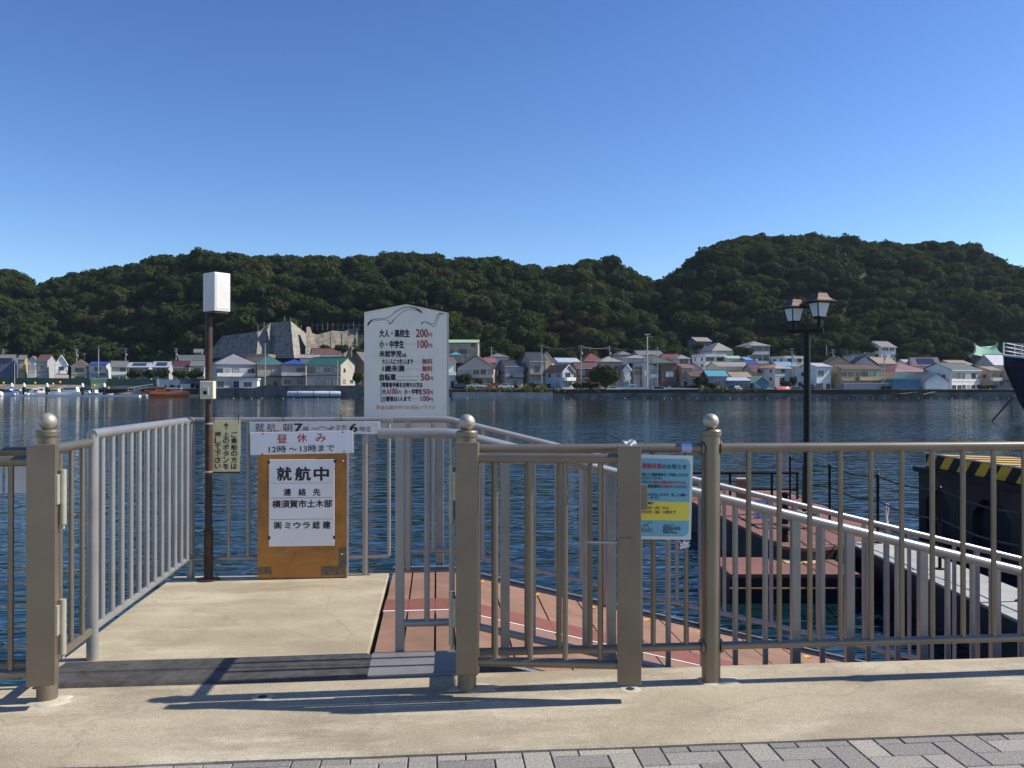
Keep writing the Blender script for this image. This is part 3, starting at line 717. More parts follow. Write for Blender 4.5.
# ------------------------------------------------------------------ floating landing stage, lamp, barge, ship (frame turned with the stage)
def stage(name, label, cat, X, d, z): return thing(name, label, cat, cw(X, d, z), -YAW)
ZP = -1.0
ps = stage('pontoon', 'red decked floating pontoon with black sides beyond the gangway', 'pontoon', 4.9, 16.6, WATER)
zt = ZP-WATER
def loc(X, d, z, X0=4.9, d0=16.6): return (X-X0, d-d0, z-WATER)
poly = [(3.72, 20.2), (3.80, 17.4), (4.08, 13.0), (4.4, 12.8), (6.15, 13.6), (6.5, 20.2)]
MB().prism(poly, zt-.06+.6, lambda u, v, w_: loc(u, v, WATER-.6+w_)).build('hull', 'pontside', ps)
MB().prism([(u+(.02 if u < 5 else -.02), v) for u, v in poly], .055, lambda u, v, w_: loc(u, v, ZP-.058+w_)).build('deck', 'pontred', ps)
for X0, X1, d0, d1 in ((4.2, 5.1, 14.6, 16.3), (4.9, 5.8, 16.9, 18.2)):
    MB().cbox(X0-4.9, X1-4.9, d0-16.6, d1-16.6, zt-.002, zt+.02, .006).build('hatch', 'pontred', ps)
for X, d in ((3.95, 16.5), (4.25, 13.4), (3.9, 19)):
    MB().lathe([(.07, zt), (.06, zt+.16), (.1, zt+.18), (.1, zt+.22), (.04, zt+.24)], (X-4.9, d-16.6, 0), 14).build('bollard', 'black', ps, False, True)
pf_ = stage('pontoon_step', 'low red landing step with a black front at the near end of the pontoon', 'pontoon', 4.0, 12.6, WATER)
MB().box(-.95, .85, -.6, .55, -.6, .33).build('hull', 'pontside', pf_)
MB().cbox(-.96, .86, -.62, .56, .335, .40, .01).build('deck', 'pontred', pf_)
MB().tube([(-.97, -.63, .2), (.87, -.63, .2)], .02, 8).build('rubbing_strip', 'orange_rust', pf_)
MB().cbox(.05, .6, .05, .5, .402, .412, .004).build('mat', 'ochre', pf_)
wk = stage('floating_walkway', 'narrow pale concrete walkway on black floats running toward the barge', 'walkway', 5.6, 10, WATER)
MB().box(-.36, .38, -5.0, 3.3, -.5, .52).build('float', 'pontside', wk)
for i in range(6): MB().cbox(-.4, .42, -5.0+1.385*i, -5.0+1.385*i+1.375, .525, .61, .008).build('slab', 'walktop', wk)
MB().box(-.425, -.402, -5, 3.3, .46, .59).build('fender_strip', 'rubber', wk)
rf = stage('rope_barrier', 'black stanchions with slack black ropes along the floating walkway', 'barrier', 5.75, 12, ZP)
st = [(788, 457), (828, 465), (876, 475), (938, 488), (1024, 512)]
ds = [17.3, 15.2, 13.2, 11.3, 9.6]; pp = []
for (px, py), d in zip(st, ds):
    X = (px-512)/FPX*d; zt_ = HC+(HY-py)/FPX*d
    X = 5.66+ (X-5.66)*.6
    pp.append(Vector((X-5.75, d-12, zt_-ZP)))
    MB().lathe([(.07, .0), (.07, .02), (.022, .03), (.022, zt_-ZP), (.03, zt_-ZP+.01), (.01, zt_-ZP+.03)], (X-5.75, d-12, 0), 12).build('stanchion', 'black', rf, False, True)
pp.append(pp[-1]+Vector((-.1, -2.4, .0)))
for fr in (.98, .62, .3):
    for a, b in zip(pp[:-1], pp[1:]):
        L_ = []
        for i in range(9):
            s = i/8; p = a.lerp(b, s); p.z = p.z*fr - .05*math.sin(math.pi*s); L_.append(p)
        MB().tube(L_, .011, 8).build('rope', 'black', rf, False, True)
# mooring rope bundle hanging on the stanchion
m = MB(); c = Vector(cw(5.72, 13.1, -.55))
for i in range(5):
    a = rnd.uniform(0, 6); m.tube([c+Vector((.02*math.cos(a+k*.7)*(1+k*.12), .02*math.sin(a+k), .18-.055*k)) for k in range(9)], .012, 6)
tag(m.build('coiled_rope', 'rope', smooth=True), 'pale rope bundle hanging by the black stanchion at the end of the walkway', 'rope')

# rail and sign on the pontoon
pr = stage('pontoon_rail', 'low black pipe rail standing on the red pontoon', 'rail', 4.6, 18.5, ZP)
for x in (-.75, .1, 1.0, 1.55): MB().tube([(x, 0, 0), (x, 0, .56)], .028, 10).build('upright', 'black', pr, False, True)
MB().tube([(-.78, 0, .56), (1.58, 0, .56)], .03, 10).build('top_rail', 'black', pr, False, True)
MB().tube([(-.78, 0, .2), (1.58, 0, .2)], .018, 10).build('lower_rail', 'black', pr, False, True)
bs = stage('bollard_post', 'short rusty orange post at the left corner of the pontoon', 'post', (742-512)/FPX*17.8, 17.8, ZP)
MB().cbox(-.11, .11, -.11, .11, -.0, .48, .01).build('post', 'orange_rust', bs); MB().cbox(-.12, .12, -.12, .12, .48, .52, .006).build('cap', 'walktop', bs)
d = 15.6; dsn = stage('pontoon_sign', 'pale blue upright notice with dark vertical writing on the red pontoon', 'sign', (763.5-512)/FPX*d, d, ZP)
zA, zB = HC-(499-HY)/FPX*d, HC-(525-HY)/FPX*d
MB().cbox(-.17, .17, 0, .02, zB-ZP, zA-ZP, .003).build('plate', mat('pale_blue_plate', (.5,.55,.68), .5), dsn)
for x in (-.14, .14): MB().tube([(x, .035, 0), (x, .035, zA-ZP)], .014, 8).build('leg', 'black', dsn, False, True)
m = MB()
for j, x in enumerate((-.1, .07)):
    for i in range(6): 
        z = zA-ZP-.05-.068*i
        m.box(x-.022, x+.024, -.002, -.001, z-.008, z); m.box(x-.006, x+.004, -.002, -.001, z-.035, z+.012); m.box(x-.02, x+.016, -.0035, -.0025, z-.03, z-.024)
m.build('writing', 'ink', dsn)
d = 15.0; cr_ = stage('mooring_post', 'short black mooring post with chain standing on the pontoon', 'post', (785-512)/FPX*d, d, ZP)
MB().lathe([(.06, 0), (.05, .5), (.07, .52), (.07, .56), (.02, .58)], (0,0,0), 14).build('post', 'black', cr_, False, True)
MB().tube([(0,-.06,.45), (.15,-.07,.28), (.3,-.1,.22), (.45,-.1,.3), (.6,-.1,.02)], .016, 8).build('chain', 'rope', cr_, False, True)
# floating hose / chain marks at waterline of step
# twin lantern lamp
d = 16.2; XL_ = (807-512)/FPX*d
lm = stage('street_lamp', 'black street lamp with two copper roofed lanterns on the pontoon', 'street lamp', XL_, d, ZP)
def zpy(py, dd): return HC+(HY-py)/FPX*dd
zarm = zpy(331, d)-ZP
MB().lathe([(.16, 0), (.16, .03), (.1, .05), (.085, .9), (.068, .95), (.06, zarm+.03)], (0,0,0), 18).build('pole', 'black', lm, False, True)
MB().cbox(-.36, .30, -.03, .03, zarm-.03, zarm+.035, .006, Matrix.Rotation(R(-30),4,'Z')).build('arm', 'black', lm, False)
def lantern(cx, cy, z0, s):
    g = [( .075*s, z0+.16*s), (.135*s, z0+.56*s)]
    rot = R(45+18); n = 4
    def ring(r, z, k=1.4142): return [(cx+r*k*math.cos(rot+i*math.pi/2), cy+r*k*math.sin(rot+i*math.pi/2), z) for i in range(4)]
    st_ = MB().tube([(cx, cy, z0-.1*s), (cx, cy, z0+.18*s)], .055*s, 12); 
    L0 = st_.build('lantern', 'black', lm, False, True)
    rb, rt = .125*s, .205*s; zb_, zt_ = z0+.17*s, z0+.56*s
    a, b = ring(rb, zb_), ring(rt, zt_)
    MB().add(a+b, [(0,1,5,4),(1,2,6,5),(2,3,7,6),(3,0,4,7),(3,2,1,0),(4,5,6,7)]).build('glass', 'milk', L0, False)
    fr = MB()
    for i in range(4): fr.tube([a[i], b[i]], .018*s, 8)
    a2, b2 = ring(rb*1.06, zb_), ring(rt*1.06, zt_)
    for q_ in (a2, b2):
        for i in range(4): fr.tube([q_[i], q_[(i+1)%4]], .018*s, 8)
    fr.build('lantern_frame', 'black', L0, False)
    rf_ = MB(); rs = [(.33, .565), (.335, .59), (.25, .63), (.18, .70), (.145, .80), (.14, .815)]
    rg = [ring(r*s, z0+z*s) for r, z in rs]; vs = [p for g_ in rg for p in g_]; fs = []
    for k in range(len(rg)-1):
        for i in range(4): fs.append((k*4+i, k*4+(i+1)%4, k*4+4+(i+1)%4, k*4+4+i))
    fs += [(3,2,1,0), tuple((len(rg)-1)*4+i for i in range(4))]
    rf_.add(vs, fs).build('lantern_roof', 'copper', L0, False)
    MB().add(ring(.345*s, z0+.562*s)+ring(.345*s, z0+.584*s), [(0,1,5,4),(1,2,6,5),(2,3,7,6),(3,0,4,7),(3,2,1,0),(4,5,6,7)]).build('eave', 'black', L0, False)
    MB().ball((cx, cy, z0+.85*s), .035*s, 12, 8).build('finial', 'black', L0, False, True)
rz_ = R(-30)
lantern(-.205, .12, zpy(321, d)-ZP-.11, .645)
lantern(.185, -.14, zpy(318, d)-ZP-.11, .69)

# hazard striped barge
bx = stage('barge', 'dark grey barge with black and yellow striped rim and arched openings', 'barge', 8.42, 12, WATER)
H0 = 1.40
MB().box(.06, 5.5, -6.5, 5.55, -.8, H0-.1).build('hull', 'barge', bx)
side = MB()
ops = [(4.35, 5.3), (2.35, 3.55), (.2, 1.4), (-2, -.8), (-4.2, -3.0)]
ys_ = [-6.5] + [v for a, b in reversed(ops) for v in (a, b)] + [5.6]
for i in range(0, len(ys_), 2): side.box(-.08, .055, ys_[i], ys_[i+1], -.8, H0-.12)
for a, b in ops:
    side.box(-.08, .055, a, b, -.8, .12)
    h = H0-.12; zc_ = 1.02
    side.add([(-.08,a,h),(-.08,b,h),(-.08,b,zc_-.3),(-.08,b-.32,zc_),(-.08,a+.32,zc_),(-.08,a,zc_-.3),(.055,a,h),(.055,b,h),(.055,b,zc_-.3),(.055,b-.32,zc_),(.055,a+.32,zc_),(.055,a,zc_-.3)],
        [(0,1,2,3,4,5),(6,7,8,9,10,11),(0,1,7,6),(1,2,8,7),(2,3,9,8),(3,4,10,9),(4,5,11,10),(5,0,6,11)])
side.build('side_wall', 'barge', bx)
for a, b in ops: MB().box(.057, .0595, a, b, .1, 1.02).build('opening', 'bargehole', bx)
MB().box(-.16, 5.5, -6.5, 5.7, H0-.118, H0-.02).build('rubbing_band', 'black', bx)
MB().box(.02, 1.35, -6.5, 5.5, H0-.018, H0+.25).build('rim', 'black', bx)
stp = MB(); v = -6.5
while v < 5.3:                               # slanted yellow stripes wrapped over the rim
    a, b = v, v+.32; sl_ = .24
    b1 = min(b+sl_, 5.5)
    stp.add([(.017,a+sl_,H0),(.017,b1,H0),(.017,b,H0+.253),(.017,a,H0+.253),(1.3,b-.7,H0+.253),(1.3,a-.7,H0+.253)],
        [(0,1,2,3),(3,2,4,5)])
    v += .64
stp.build('hazard_stripe', 'hazyellow', bx)
MB().tube([(.0, -6.5, H0+.265), (.0, 5.5, H0+.265)], .017, 8).build('edge_pipe', 'walktop', bx)

# ------------------------------------------------------------------ boat hulls
def hull_mesh(L, B, H, D=.5, flare=.35, rake=.12, sheer=.5, n=14, full=.55):
    vs = []; fs = []
    for i in range(n+1):
        s = i/n; b = B/2*(1-max(0, (s-full)/(1-full))**2.0)*(.88+.12*min(1, s*4)); b = max(b, .012*B)
        z = H*(1+sheer*max(0, s-.3)**2); xr = L*s
        x_low = xr - rake*L*max(0, s-.6)/.4*1.0
        row = [(x_low, .0, -D), (x_low, -b*(1-flare)*.8, -D*.5), (x_low+.5*(xr-x_low), -b*(1-flare*.4), H*.35), (xr, -b, z), (xr, -b*.93, z), (xr, -b*.9, z-H*.2),
               (xr, b*.9, z-H*.2), (xr, b*.93, z), (xr, b, z), (x_low+.5*(xr-x_low), b*(1-flare*.4), H*.35), (x_low, b*(1-flare)*.8, -D*.5)]
        vs += row
    K = 11
    for i in range(n):
        for j in range(K): fs.append((i*K+j, i*K+(j+1)%K, (i+1)*K+(j+1)%K, (i+1)*K+j))
    fs.append(tuple(range(K))); fs.append(tuple(n*K+j for j in range(K)))
    return vs, fs
M['navy'] = mat('navy_hull', (.012, .015, .03), .6, 0, .15, 1, spec=.2)
M['white'] = mat('white_paint', (.74, .74, .73), .5, 0, .06, 2)
M['glassdark'] = mat('dark_window_glass', (.03, .035, .045), .12, 0, .2)
d = 77; shp = thing('ship', 'dark blue ship bow with white railing cut off by the right edge', 'ship', cw((1005-512)/FPX*d+24.9, d-2, WATER), R(175)-YAW)
v_, f_ = hull_mesh(25, 8, 4.6, 1.5, .45, .11, .55, 24, .42)
MB().add(v_, f_).build('hull', 'navy', shp, False, True)
def sheer_pt(s, L, B, H, sheer, full, side, dzz):
    b = B/2*(1-max(0, (s-full)/(1-full))**2.0)*(.88+.12*min(1, s*4)); b = max(b, .012*B)
    return Vector((L*s, side*b*.97, H*(1+sheer*max(0, s-.3)**2)+dzz))
bw = MB(); rl_ = MB(); fl = MB()
for sd_ in (-1, 1):
    P_ = [sheer_pt(s/20, 25, 8, 4.6, .55, .42, sd_, .04) for s in range(6, 21)]
    bw.tube(P_, .11, 8)
    for h in (.45, .8, 1.15): rl_.tube([p+Vector((0,0,h)) for p in P_], .035, 6)
    for p in P_: rl_.tube([p, p+Vector((0,0,1.15))], .035, 6)
bw.build('bulwark_edge', 'white', shp); rl_.build('bow_railing', 'white', shp)
MB().cbox(3, 12, -3, 3, 4.4, 8.2, .1).build('deckhouse', 'white', shp)
for x in (4, 6.2, 8.4): 
    for s in (-1, 1): MB().box(x, x+1.2, s*3-.03, s*3+.03, 6.4, 7.3).build('window', 'glassdark', shp)
MB().lathe([(.14, 4.6), (.1, 13)], (13, 0, 0), 10).build('mast', 'white', shp)
MB().cbox(20.5, 22.5, -.6, .6, 5.0, 5.9, .1).build('windlass', 'cream', shp)
m = MB().tube([far(1023, 386, 80), far(992, 421, 76.5)], .075, 8)
tag(m.build('mooring_line', 'black'), 'black mooring line running from the blue ship down into the water', 'rope')
# ------------------------------------------------------------------ far shore: terrain, walls
def interp(x, pts):
    if x <= pts[0][0]: return pts[0][1]
    for (a, b), (c, d_) in zip(pts[:-1], pts[1:]):
        if x <= c: return b + (d_-b)*(x-a)/(c-a)
    return pts[-1][1]
SHORE = [(-400, 330), (0, 302), (140, 290), (200, 268), (255, 256), (360, 250), (450, 247), (1024, 245), (1500, 250)]
def Ds(px): return interp(px, SHORE)
SKY = [(-500,300),(-200,280),(0,266),(18,268),(32,281),(60,276),(100,266),(130,261),(165,252),(185,250),(230,250),(262,254),(290,253),(330,253),(345,256),(370,251),(400,249),(430,250),
  (470,255),(500,254),(515,262),(560,262),(590,256),(620,262),(640,270),(655,278),(665,273),(688,264),(700,250),(722,239),(745,232),(775,231),(810,232),(845,236),(870,239),(900,241),(930,237),(955,240),(985,250),(1005,262),(1024,270),(1150,300),(1500,310)]
def ridge(px): return Ds(px) + interp(px, [(0, 165), (30, 175), (60, 185), (640, 175), (665, 160), (760, 175), (1500, 175)])
TREEH = 8.4
def ground(px, D):
    ds = Ds(px); u = D - ds
    z = .75 if u > 0 else -4
    if u <= 0: return z
    if u < 26: return .75 + u*.012
    base = 1.06 + (u-26)*.075
    if u < 72: return base
    foot = 1.06 + 46*.075
    dr = ridge(px) - ds
    zr = HC + (HY - interp(px, SKY))/FPX*ridge(px) - TREEH
    t = (u-72)/(dr-72)
    if t < 1:
        z = foot + (zr-foot)*(1-(1-t)**1.45)
        s = math.sin(min(1, t*1.25)*math.pi)
        X = (px-512)/FPX*D
        z += s*(9*noise.noise((X/46, D/70, 3.3)) + 5*noise.noise((X/19, D/26, 8.1)))
        return z
    return max(-4.5, zr - (t-1)*18)
pxs = [-520 + 14*i for i in range(150)]
us = [0.0, 1, 12, 26, 40, 55, 72] + [72+6*i for i in range(1, 40)] + [330, 420, 600]
vs = []; fs = []
for px in pxs:
    for u in us:
        D = Ds(px)+u; z = ground(px, D) if u > 0 else -4.5
        if u == 0.0: D += .9
        vs.append(cw((px-512)/FPX*D, D, z))
K = len(us)
for a in range(len(pxs)-1):
    for i in range(K-1): fs.append((a*K+i, (a+1)*K+i, (a+1)*K+i+1, a*K+i+1))
M['soil'] = mat('hill_soil', (.022, .024, .014), .95, 0, .3, .2, dirt=(.014, .018, .009), dscale=.1, damt=.8)
struct(MB().add(vs, fs).build('hill', 'soil', smooth=True))
M['asphalt'] = mat('shore_yard', (.22, .2, .17), .9, 0, .2, .3, dirt=(.14,.13,.1), dscale=.15, damt=.6)
vs = []; fs = []
for px in pxs:
    for u in (1.2, 8, 27): D = Ds(px)+u; vs.append(cw((px-512)/FPX*D, D, ground(px, D)+.12))
for a in range(len(pxs)-1):
    for i in range(2): fs.append((a*3+i, (a+1)*3+i, (a+1)*3+i+1, a*3+i+1))
struct(MB().add(vs, fs).build('shore_road', 'asphalt'))

M['seawall'] = mat('seawall_concrete', (.16, .15, .13), .9, 0, .3, .4, dirt=(.04, .038, .03), dscale=.25, damt=.85)
M['seawallpale'] = mat('seawall_pale', (.42, .38, .32), .9, 0, .2, .4, dirt=(.25, .22, .17), dscale=.3, damt=.6)
M['bank'] = mat('tan_bank', (.42, .32, .19), .9, 0, .25, .3, dirt=(.25, .19, .11), dscale=.25, damt=.7)
M['armco'] = mat('green_sheet', (.02, .075, .045), .6, 0, .15, .5)
def wallrun(name, label, cat, pts, th, m, parent=None):   # pts: (px, ytop, ybot, offset from the shoreline)
    vs = []; fs = []
    for px, yt, yb, off in pts:
        D = Ds(px)+off
        for dd in (0, th):
            for y in (yb, yt):
                p = far(px, y, D); X = (px-512)/FPX*D; q = cw(X*(D+dd)/D, D+dd, p[2]); vs.append(q)
    for i in range(len(pts)-1):
        a, b = 4*i, 4*i+4
        fs += [(a,b,b+1,a+1),(a+2,a+3,b+3,b+2),(a+1,b+1,b+3,a+3),(a,a+2,b+2,b)]
    fs += [(0,1,3,2), (len(vs)-4, len(vs)-2, len(vs)-1, len(vs)-3)]
    return tag(MB().add(vs, fs).build(name, m), label, cat)
wallrun('seawall', 'dark concrete seawall with brown stains below the green roofed house', 'seawall', [(200,388.5,400,0),(255,388,400,0),(262,385.5,401,-.2),(360,385.5,401,-.2),(364,388,401,0),(452,391,402,0)], 1.2, 'seawall')
wallrun('seawall', 'grey seawall under the olive bushes and the parked cars', 'seawall', [(452.3,392.2,402,-.1),(553,392.6,402,-.1)], 1.4, 'seawallpale')
wallrun('seawall', 'low pale seawall along the parking lot with the tall lamp post', 'seawall', [(553.5,393.6,402,.2),(615,393.2,402,0),(700,393,402,0)], 1.4, 'seawall')
wallrun('seawall', 'dark seawall under the reeds beside the turquoise roofed shed', 'seawall', [(700.3,393.4,402,.1),(760,393.2,402,0),(822,394.2,402,.1)], 1.4, 'seawall')
wallrun('seawall', 'dark seawall below the ochre house and the blue green shed', 'seawall', [(822.3,394.6,402,0),(905,394.2,402,0),(930,392.8,402,0),(1090,392,402,0),(1400,392,402,0)], 1.4, 'seawall')
wallrun('low_wall', 'long pale concrete wall above the water in front of the ochre house', 'wall', [(819,391.5,395.5,1.7),(893,391.0,395,1.7),(905,388.5,395,1.8)], .4, 'seawallpale')
vs = []; fs = []; PB = [(-300,383.5),(0,383.5),(35,383.8),(70,384),(110,384.6),(150,385),(199,387.8)]
for px, yt in PB:
    for off, zz in ((.6, -4), (.9, -.9), (4.6, None), (9, None)):
        D = Ds(px)+off; z_ = zz if zz is not None else (HC+(HY-yt)/FPX*D - (.35 if off < 5 else 0)); vs.append(cw((px-512)/FPX*D, D, z_))
for i in range(len(PB)-1):
    for j in range(3): fs.append((4*i+j, 4*i+4+j, 4*i+5+j, 4*i+1+j))
tag(MB().add(vs, fs).build('sloping_bank', 'bank'), 'tan sloping bank along the marina on the left shore', 'bank')
wallrun('board_fence', 'long dark green board fence behind the marina on the left', 'fence', [(-150,377.5,386,6),(0,377.8,386,6),(88,378.3,386,6),(156,379.5,386.5,6)], .25, 'armco')
wallrun('board_fence', 'pale grey sheet fence behind the orange boat', 'fence', [(156.3,379.2,386,5.4),(180,379.6,387,5.4)], .2, mat('pale_sheet', (.5,.5,.5), .6, 0, .2, 1))
M['meshfence'] = mat('pale_fence', (.5, .52, .52), .6, 0, .1)
wallrun('lot_fence', 'low pale fence along the parking lot behind the silver van', 'fence', [(617,387.2,392,3.0),(655,387.2,392,3.0),(700,388.3,392.5,3.0)], .12, 'meshfence')

M['polegrey'] = mat('pole_concrete', (.36, .35, .34), .8, 0, .1, 2)
# ------------------------------------------------------------------ concrete slopes at the foot of the hill
def streaked(name, col, dark):
    m = mat(name, col, .9, 0, .12, .3); nt = m.node_tree; b = nt.nodes['Principled BSDF']; L = nt.links.new
    src = b.inputs['Base Color'].links[0].from_socket; tc = nt.nodes.new('ShaderNodeTexCoord'); mp = nt.nodes.new('ShaderNodeMapping'); mp.inputs['Scale'].default_value = (.9, .9, .07)
    L(tc.outputs['Object'], mp.inputs[0]); n = nt.nodes.new('ShaderNodeTexNoise'); n.inputs['Scale'].default_value = 1; n.inputs['Detail'].default_value = 6; L(mp.outputs[0], n.inputs['Vector'])
    r = nt.nodes.new('ShaderNodeMapRange'); r.inputs[1].default_value = .42; r.inputs[2].default_value = .66; L(n.outputs['Fac'], r.inputs[0])
    mx = nt.nodes.new('ShaderNodeMix'); mx.data_type = 'RGBA'; L(r.outputs[0], mx.inputs[0]); L(src, mx.inputs[6]); mx.inputs[7].default_value = (*dark, 1)
    sp = nt.nodes.new('ShaderNodeSeparateXYZ'); L(tc.outputs['Object'], sp.inputs[0]); q = nt.nodes.new('ShaderNodeMath'); q.operation = 'PINGPONG'; q.inputs[1].default_value = 1.0; L(sp.outputs['Z'], q.inputs[0])
    r2 = nt.nodes.new('ShaderNodeMapRange'); r2.inputs[1].default_value = .0; r2.inputs[2].default_value = .14; r2.inputs[3].default_value = .7; r2.inputs[4].default_value = 0; L(q.outputs[0], r2.inputs[0])
    m2 = nt.nodes.new('ShaderNodeMix'); m2.data_type = 'RGBA'; L(r2.outputs[0], m2.inputs[0]); L(mx.outputs[2], m2.inputs[6]); m2.inputs[7].default_value = (*[x*.6 for x in dark], 1)
    L(m2.outputs[2], b.inputs['Base Color']); return m
M['shot'] = streaked('shotcrete_grey', (.23, .215, .19), (.10, .092, .08))
M['shotpale'] = streaked('shotcrete_pale', (.29, .27, .235), (.17, .152, .125))
M['shottan'] = streaked('shotcrete_tan', (.215, .185, .145), (.11, .09, .066))
def fpt(px, py, off): return Vector(far(px, py, Ds(px)+off))
def slab(rows, th=1.5):
    m = MB(); n = len(rows)
    fr = [fpt(*r[0]) for r in rows] + [fpt(*r[1]) for r in rows]
    bk = [p + CF*th for p in fr]
    vs = fr+bk; fs = []
    for i in range(n-1):
        fs += [(i, i+1, n+i+1, n+i), (2*n+i, 3*n+i, 3*n+i+1, 2*n+i+1), (n+i, n+i+1, 3*n+i+1, 3*n+i)]
    fs += [(0, n, 3*n, 2*n), (n-1, 3*n-1+0, 4*n-1, 2*n-1)]
    return m.add(vs, fs)
rw = thing('retaining_wall', 'grey concrete buttress wall rising above the teal roofed house at the hill foot', 'retaining wall', far(285, 356, Ds(285)+62))
slab([((205,358,82),(222,336,86)), ((256,358,74),(257,331.5,82))]).build('panel', 'shot', rw, True)
slab([((256.3,358,68),(258,331.5,78)), ((273,358,72),(274,330.5,82))]).build('panel', 'shotpale', rw, True)
slab([((272.5,358,70.5),(267,330,76)), ((272.8,358,70),(270.5,322.6,82)), ((294,358,62),(290.5,321.6,76))]).build('panel', 'shot', rw, True)
slab([((294.1,358,62),(290.6,321.6,76)), ((307,358,80),(305.5,333.5,90))]).build('panel', 'shotpale', rw, True)
slab([((258.5,331.5,82),(270,322.6,84)), ((270,331,82),(271,322.6,84))]).build('panel', 'shot', rw, True)
rw2 = thing('retaining_wall', 'tan concrete slope with a jagged top edge right of the grey buttress wall', 'retaining wall', far(335, 356, Ds(335)+70))
slab([((305,358,70),(306.5,327,80)), ((309,358,71),(309,326.5,81)),((311,358,72),(311.5,333,81)),((317,358,73.5),(317,334.6,83)),((331,358,77),(331,331,87)),((332,358,77.5),(332,330.5,87.5)),((344,358,80.5),(344,331.5,91)),((357,358,84),(356,327,95)),((366,358,86),(365,331.5,97)),((392,360,92),(392,336,102))]).build('slope', 'shottan', rw2, True)
m = MB()
for px, yt in ((331.7,331),(343.5,331.5),(357,328)):
    k_ = (px-306)*.26; a, b = fpt(px, yt, 80.4+k_), fpt(px, 357, 70.6+k_); s = Vector(cw(.3, 0, 0)); m.quad(a-s-CF*.35, a+s-CF*.35, b+s-CF*.35, b-s-CF*.35)
m.build('rib', 'shotpale', rw2, True)
fg = thing('slope_fence', 'row of thin rock fall posts on top of the tan concrete slope', 'fence', far(340, 326, Ds(340)+94))
for i in range(14):
    px = 312+5.2*i; a = fpt(px, 330, 93); b = fpt(px, 322.5, 93); MB().tube([a, b], .075, 6).build('post', 'polegrey', fg, True)
a, b = fpt(312, 325, 93), fpt(380, 325, 93); MB().tube([a, b], .05, 6).build('cable', 'steel', fg, True)
fg = thing('slope_fence', 'row of thin rock fall posts above the grey buttress wall', 'fence', far(285, 321, Ds(285)+84))
for px, yt, yb in ((258,325,333),(264,322,329),(284.5,316,324),(290.5,317,324),(296,321,329),(301,325,334)):
    MB().tube([fpt(px, yb, 86), fpt(px, yt, 86)], .09, 6).build('post', 'polegrey', fg, True)
M['shotdark'] = mat('shaded_shotcrete', (.07, .065, .058), .95, 0, .2, .2, dirt=(.035, .036, .03), dscale=.1, damt=.7)  # unused; the hill slopes' shade is put into this dark colour

# ------------------------------------------------------------------ foliage
def foliage_mat():
    m = bpy.data.materials.new('foliage'); m.use_nodes = True; nt = m.node_tree; b = nt.nodes['Principled BSDF']; L = nt.links.new
    at_ = nt.nodes.new('ShaderNodeAttribute'); at_.attribute_name = 'kind'; g = nt.nodes.new('ShaderNodeNewGeometry')
    oi = nt.nodes.new('ShaderNodeObjectInfo')
    add = nt.nodes.new('ShaderNodeMath'); add.operation = 'ADD'; L(at_.outputs['Fac'], add.inputs[0]); L(oi.outputs['Random'], add.inputs[1])
    fr = nt.nodes.new('ShaderNodeMath'); fr.operation = 'FRACT'; L(add.outputs[0], fr.inputs[0])
    cr = nt.nodes.new('ShaderNodeValToRGB'); e = cr.color_ramp.elements
    e[0].position = 0; e[0].color = (.027, .044, .014, 1); e[1].position = 1; e[1].color = (.040, .057, .017, 1)
    for p, c in ((.3, (.035,.053,.015)), (.6, (.030,.049,.016)), (.80, (.046,.058,.016)), (.92, (.062,.066,.021)), (.97, (.058,.050,.022))):
        q_ = cr.color_ramp.elements.new(p); q_.color = (*c, 1)
    L(fr.outputs[0], cr.inputs[0])
    mr = nt.nodes.new('ShaderNodeMapRange'); mr.inputs[3].default_value = .7; mr.inputs[4].default_value = 1.3; L(g.outputs['Random Per Island'], mr.inputs[0])
    vm = nt.nodes.new('ShaderNodeVectorMath'); vm.operation = 'SCALE'; L(cr.outputs[0], vm.inputs[0]); L(mr.outputs[0], vm.inputs['Scale'])
    L(vm.outputs[0], b.inputs['Base Color']); b.inputs['Roughness'].default_value = .8; b.inputs['Specular IOR Level'].default_value = .03
    tr = nt.nodes.new('ShaderNodeBsdfTranslucent'); v2 = nt.nodes.new('ShaderNodeVectorMath'); v2.operation = 'MULTIPLY'; v2.inputs[1].default_value = (1.3, 1.35, .7)
    L(vm.outputs[0], v2.inputs[0]); L(v2.outputs[0], tr.inputs['Color']); ms = nt.nodes.new('ShaderNodeMixShader'); ms.inputs[0].default_value = .3
    L(b.outputs[0], ms.inputs[1]); L(tr.outputs[0], ms.inputs[2]); L(ms.outputs[0], nt.nodes['Material Output'].inputs['Surface'])
    return m
M['foliage'] = foliage_mat()
M['bark'] = mat('bark', (.09, .065, .045), .9, 0, .3, 3)
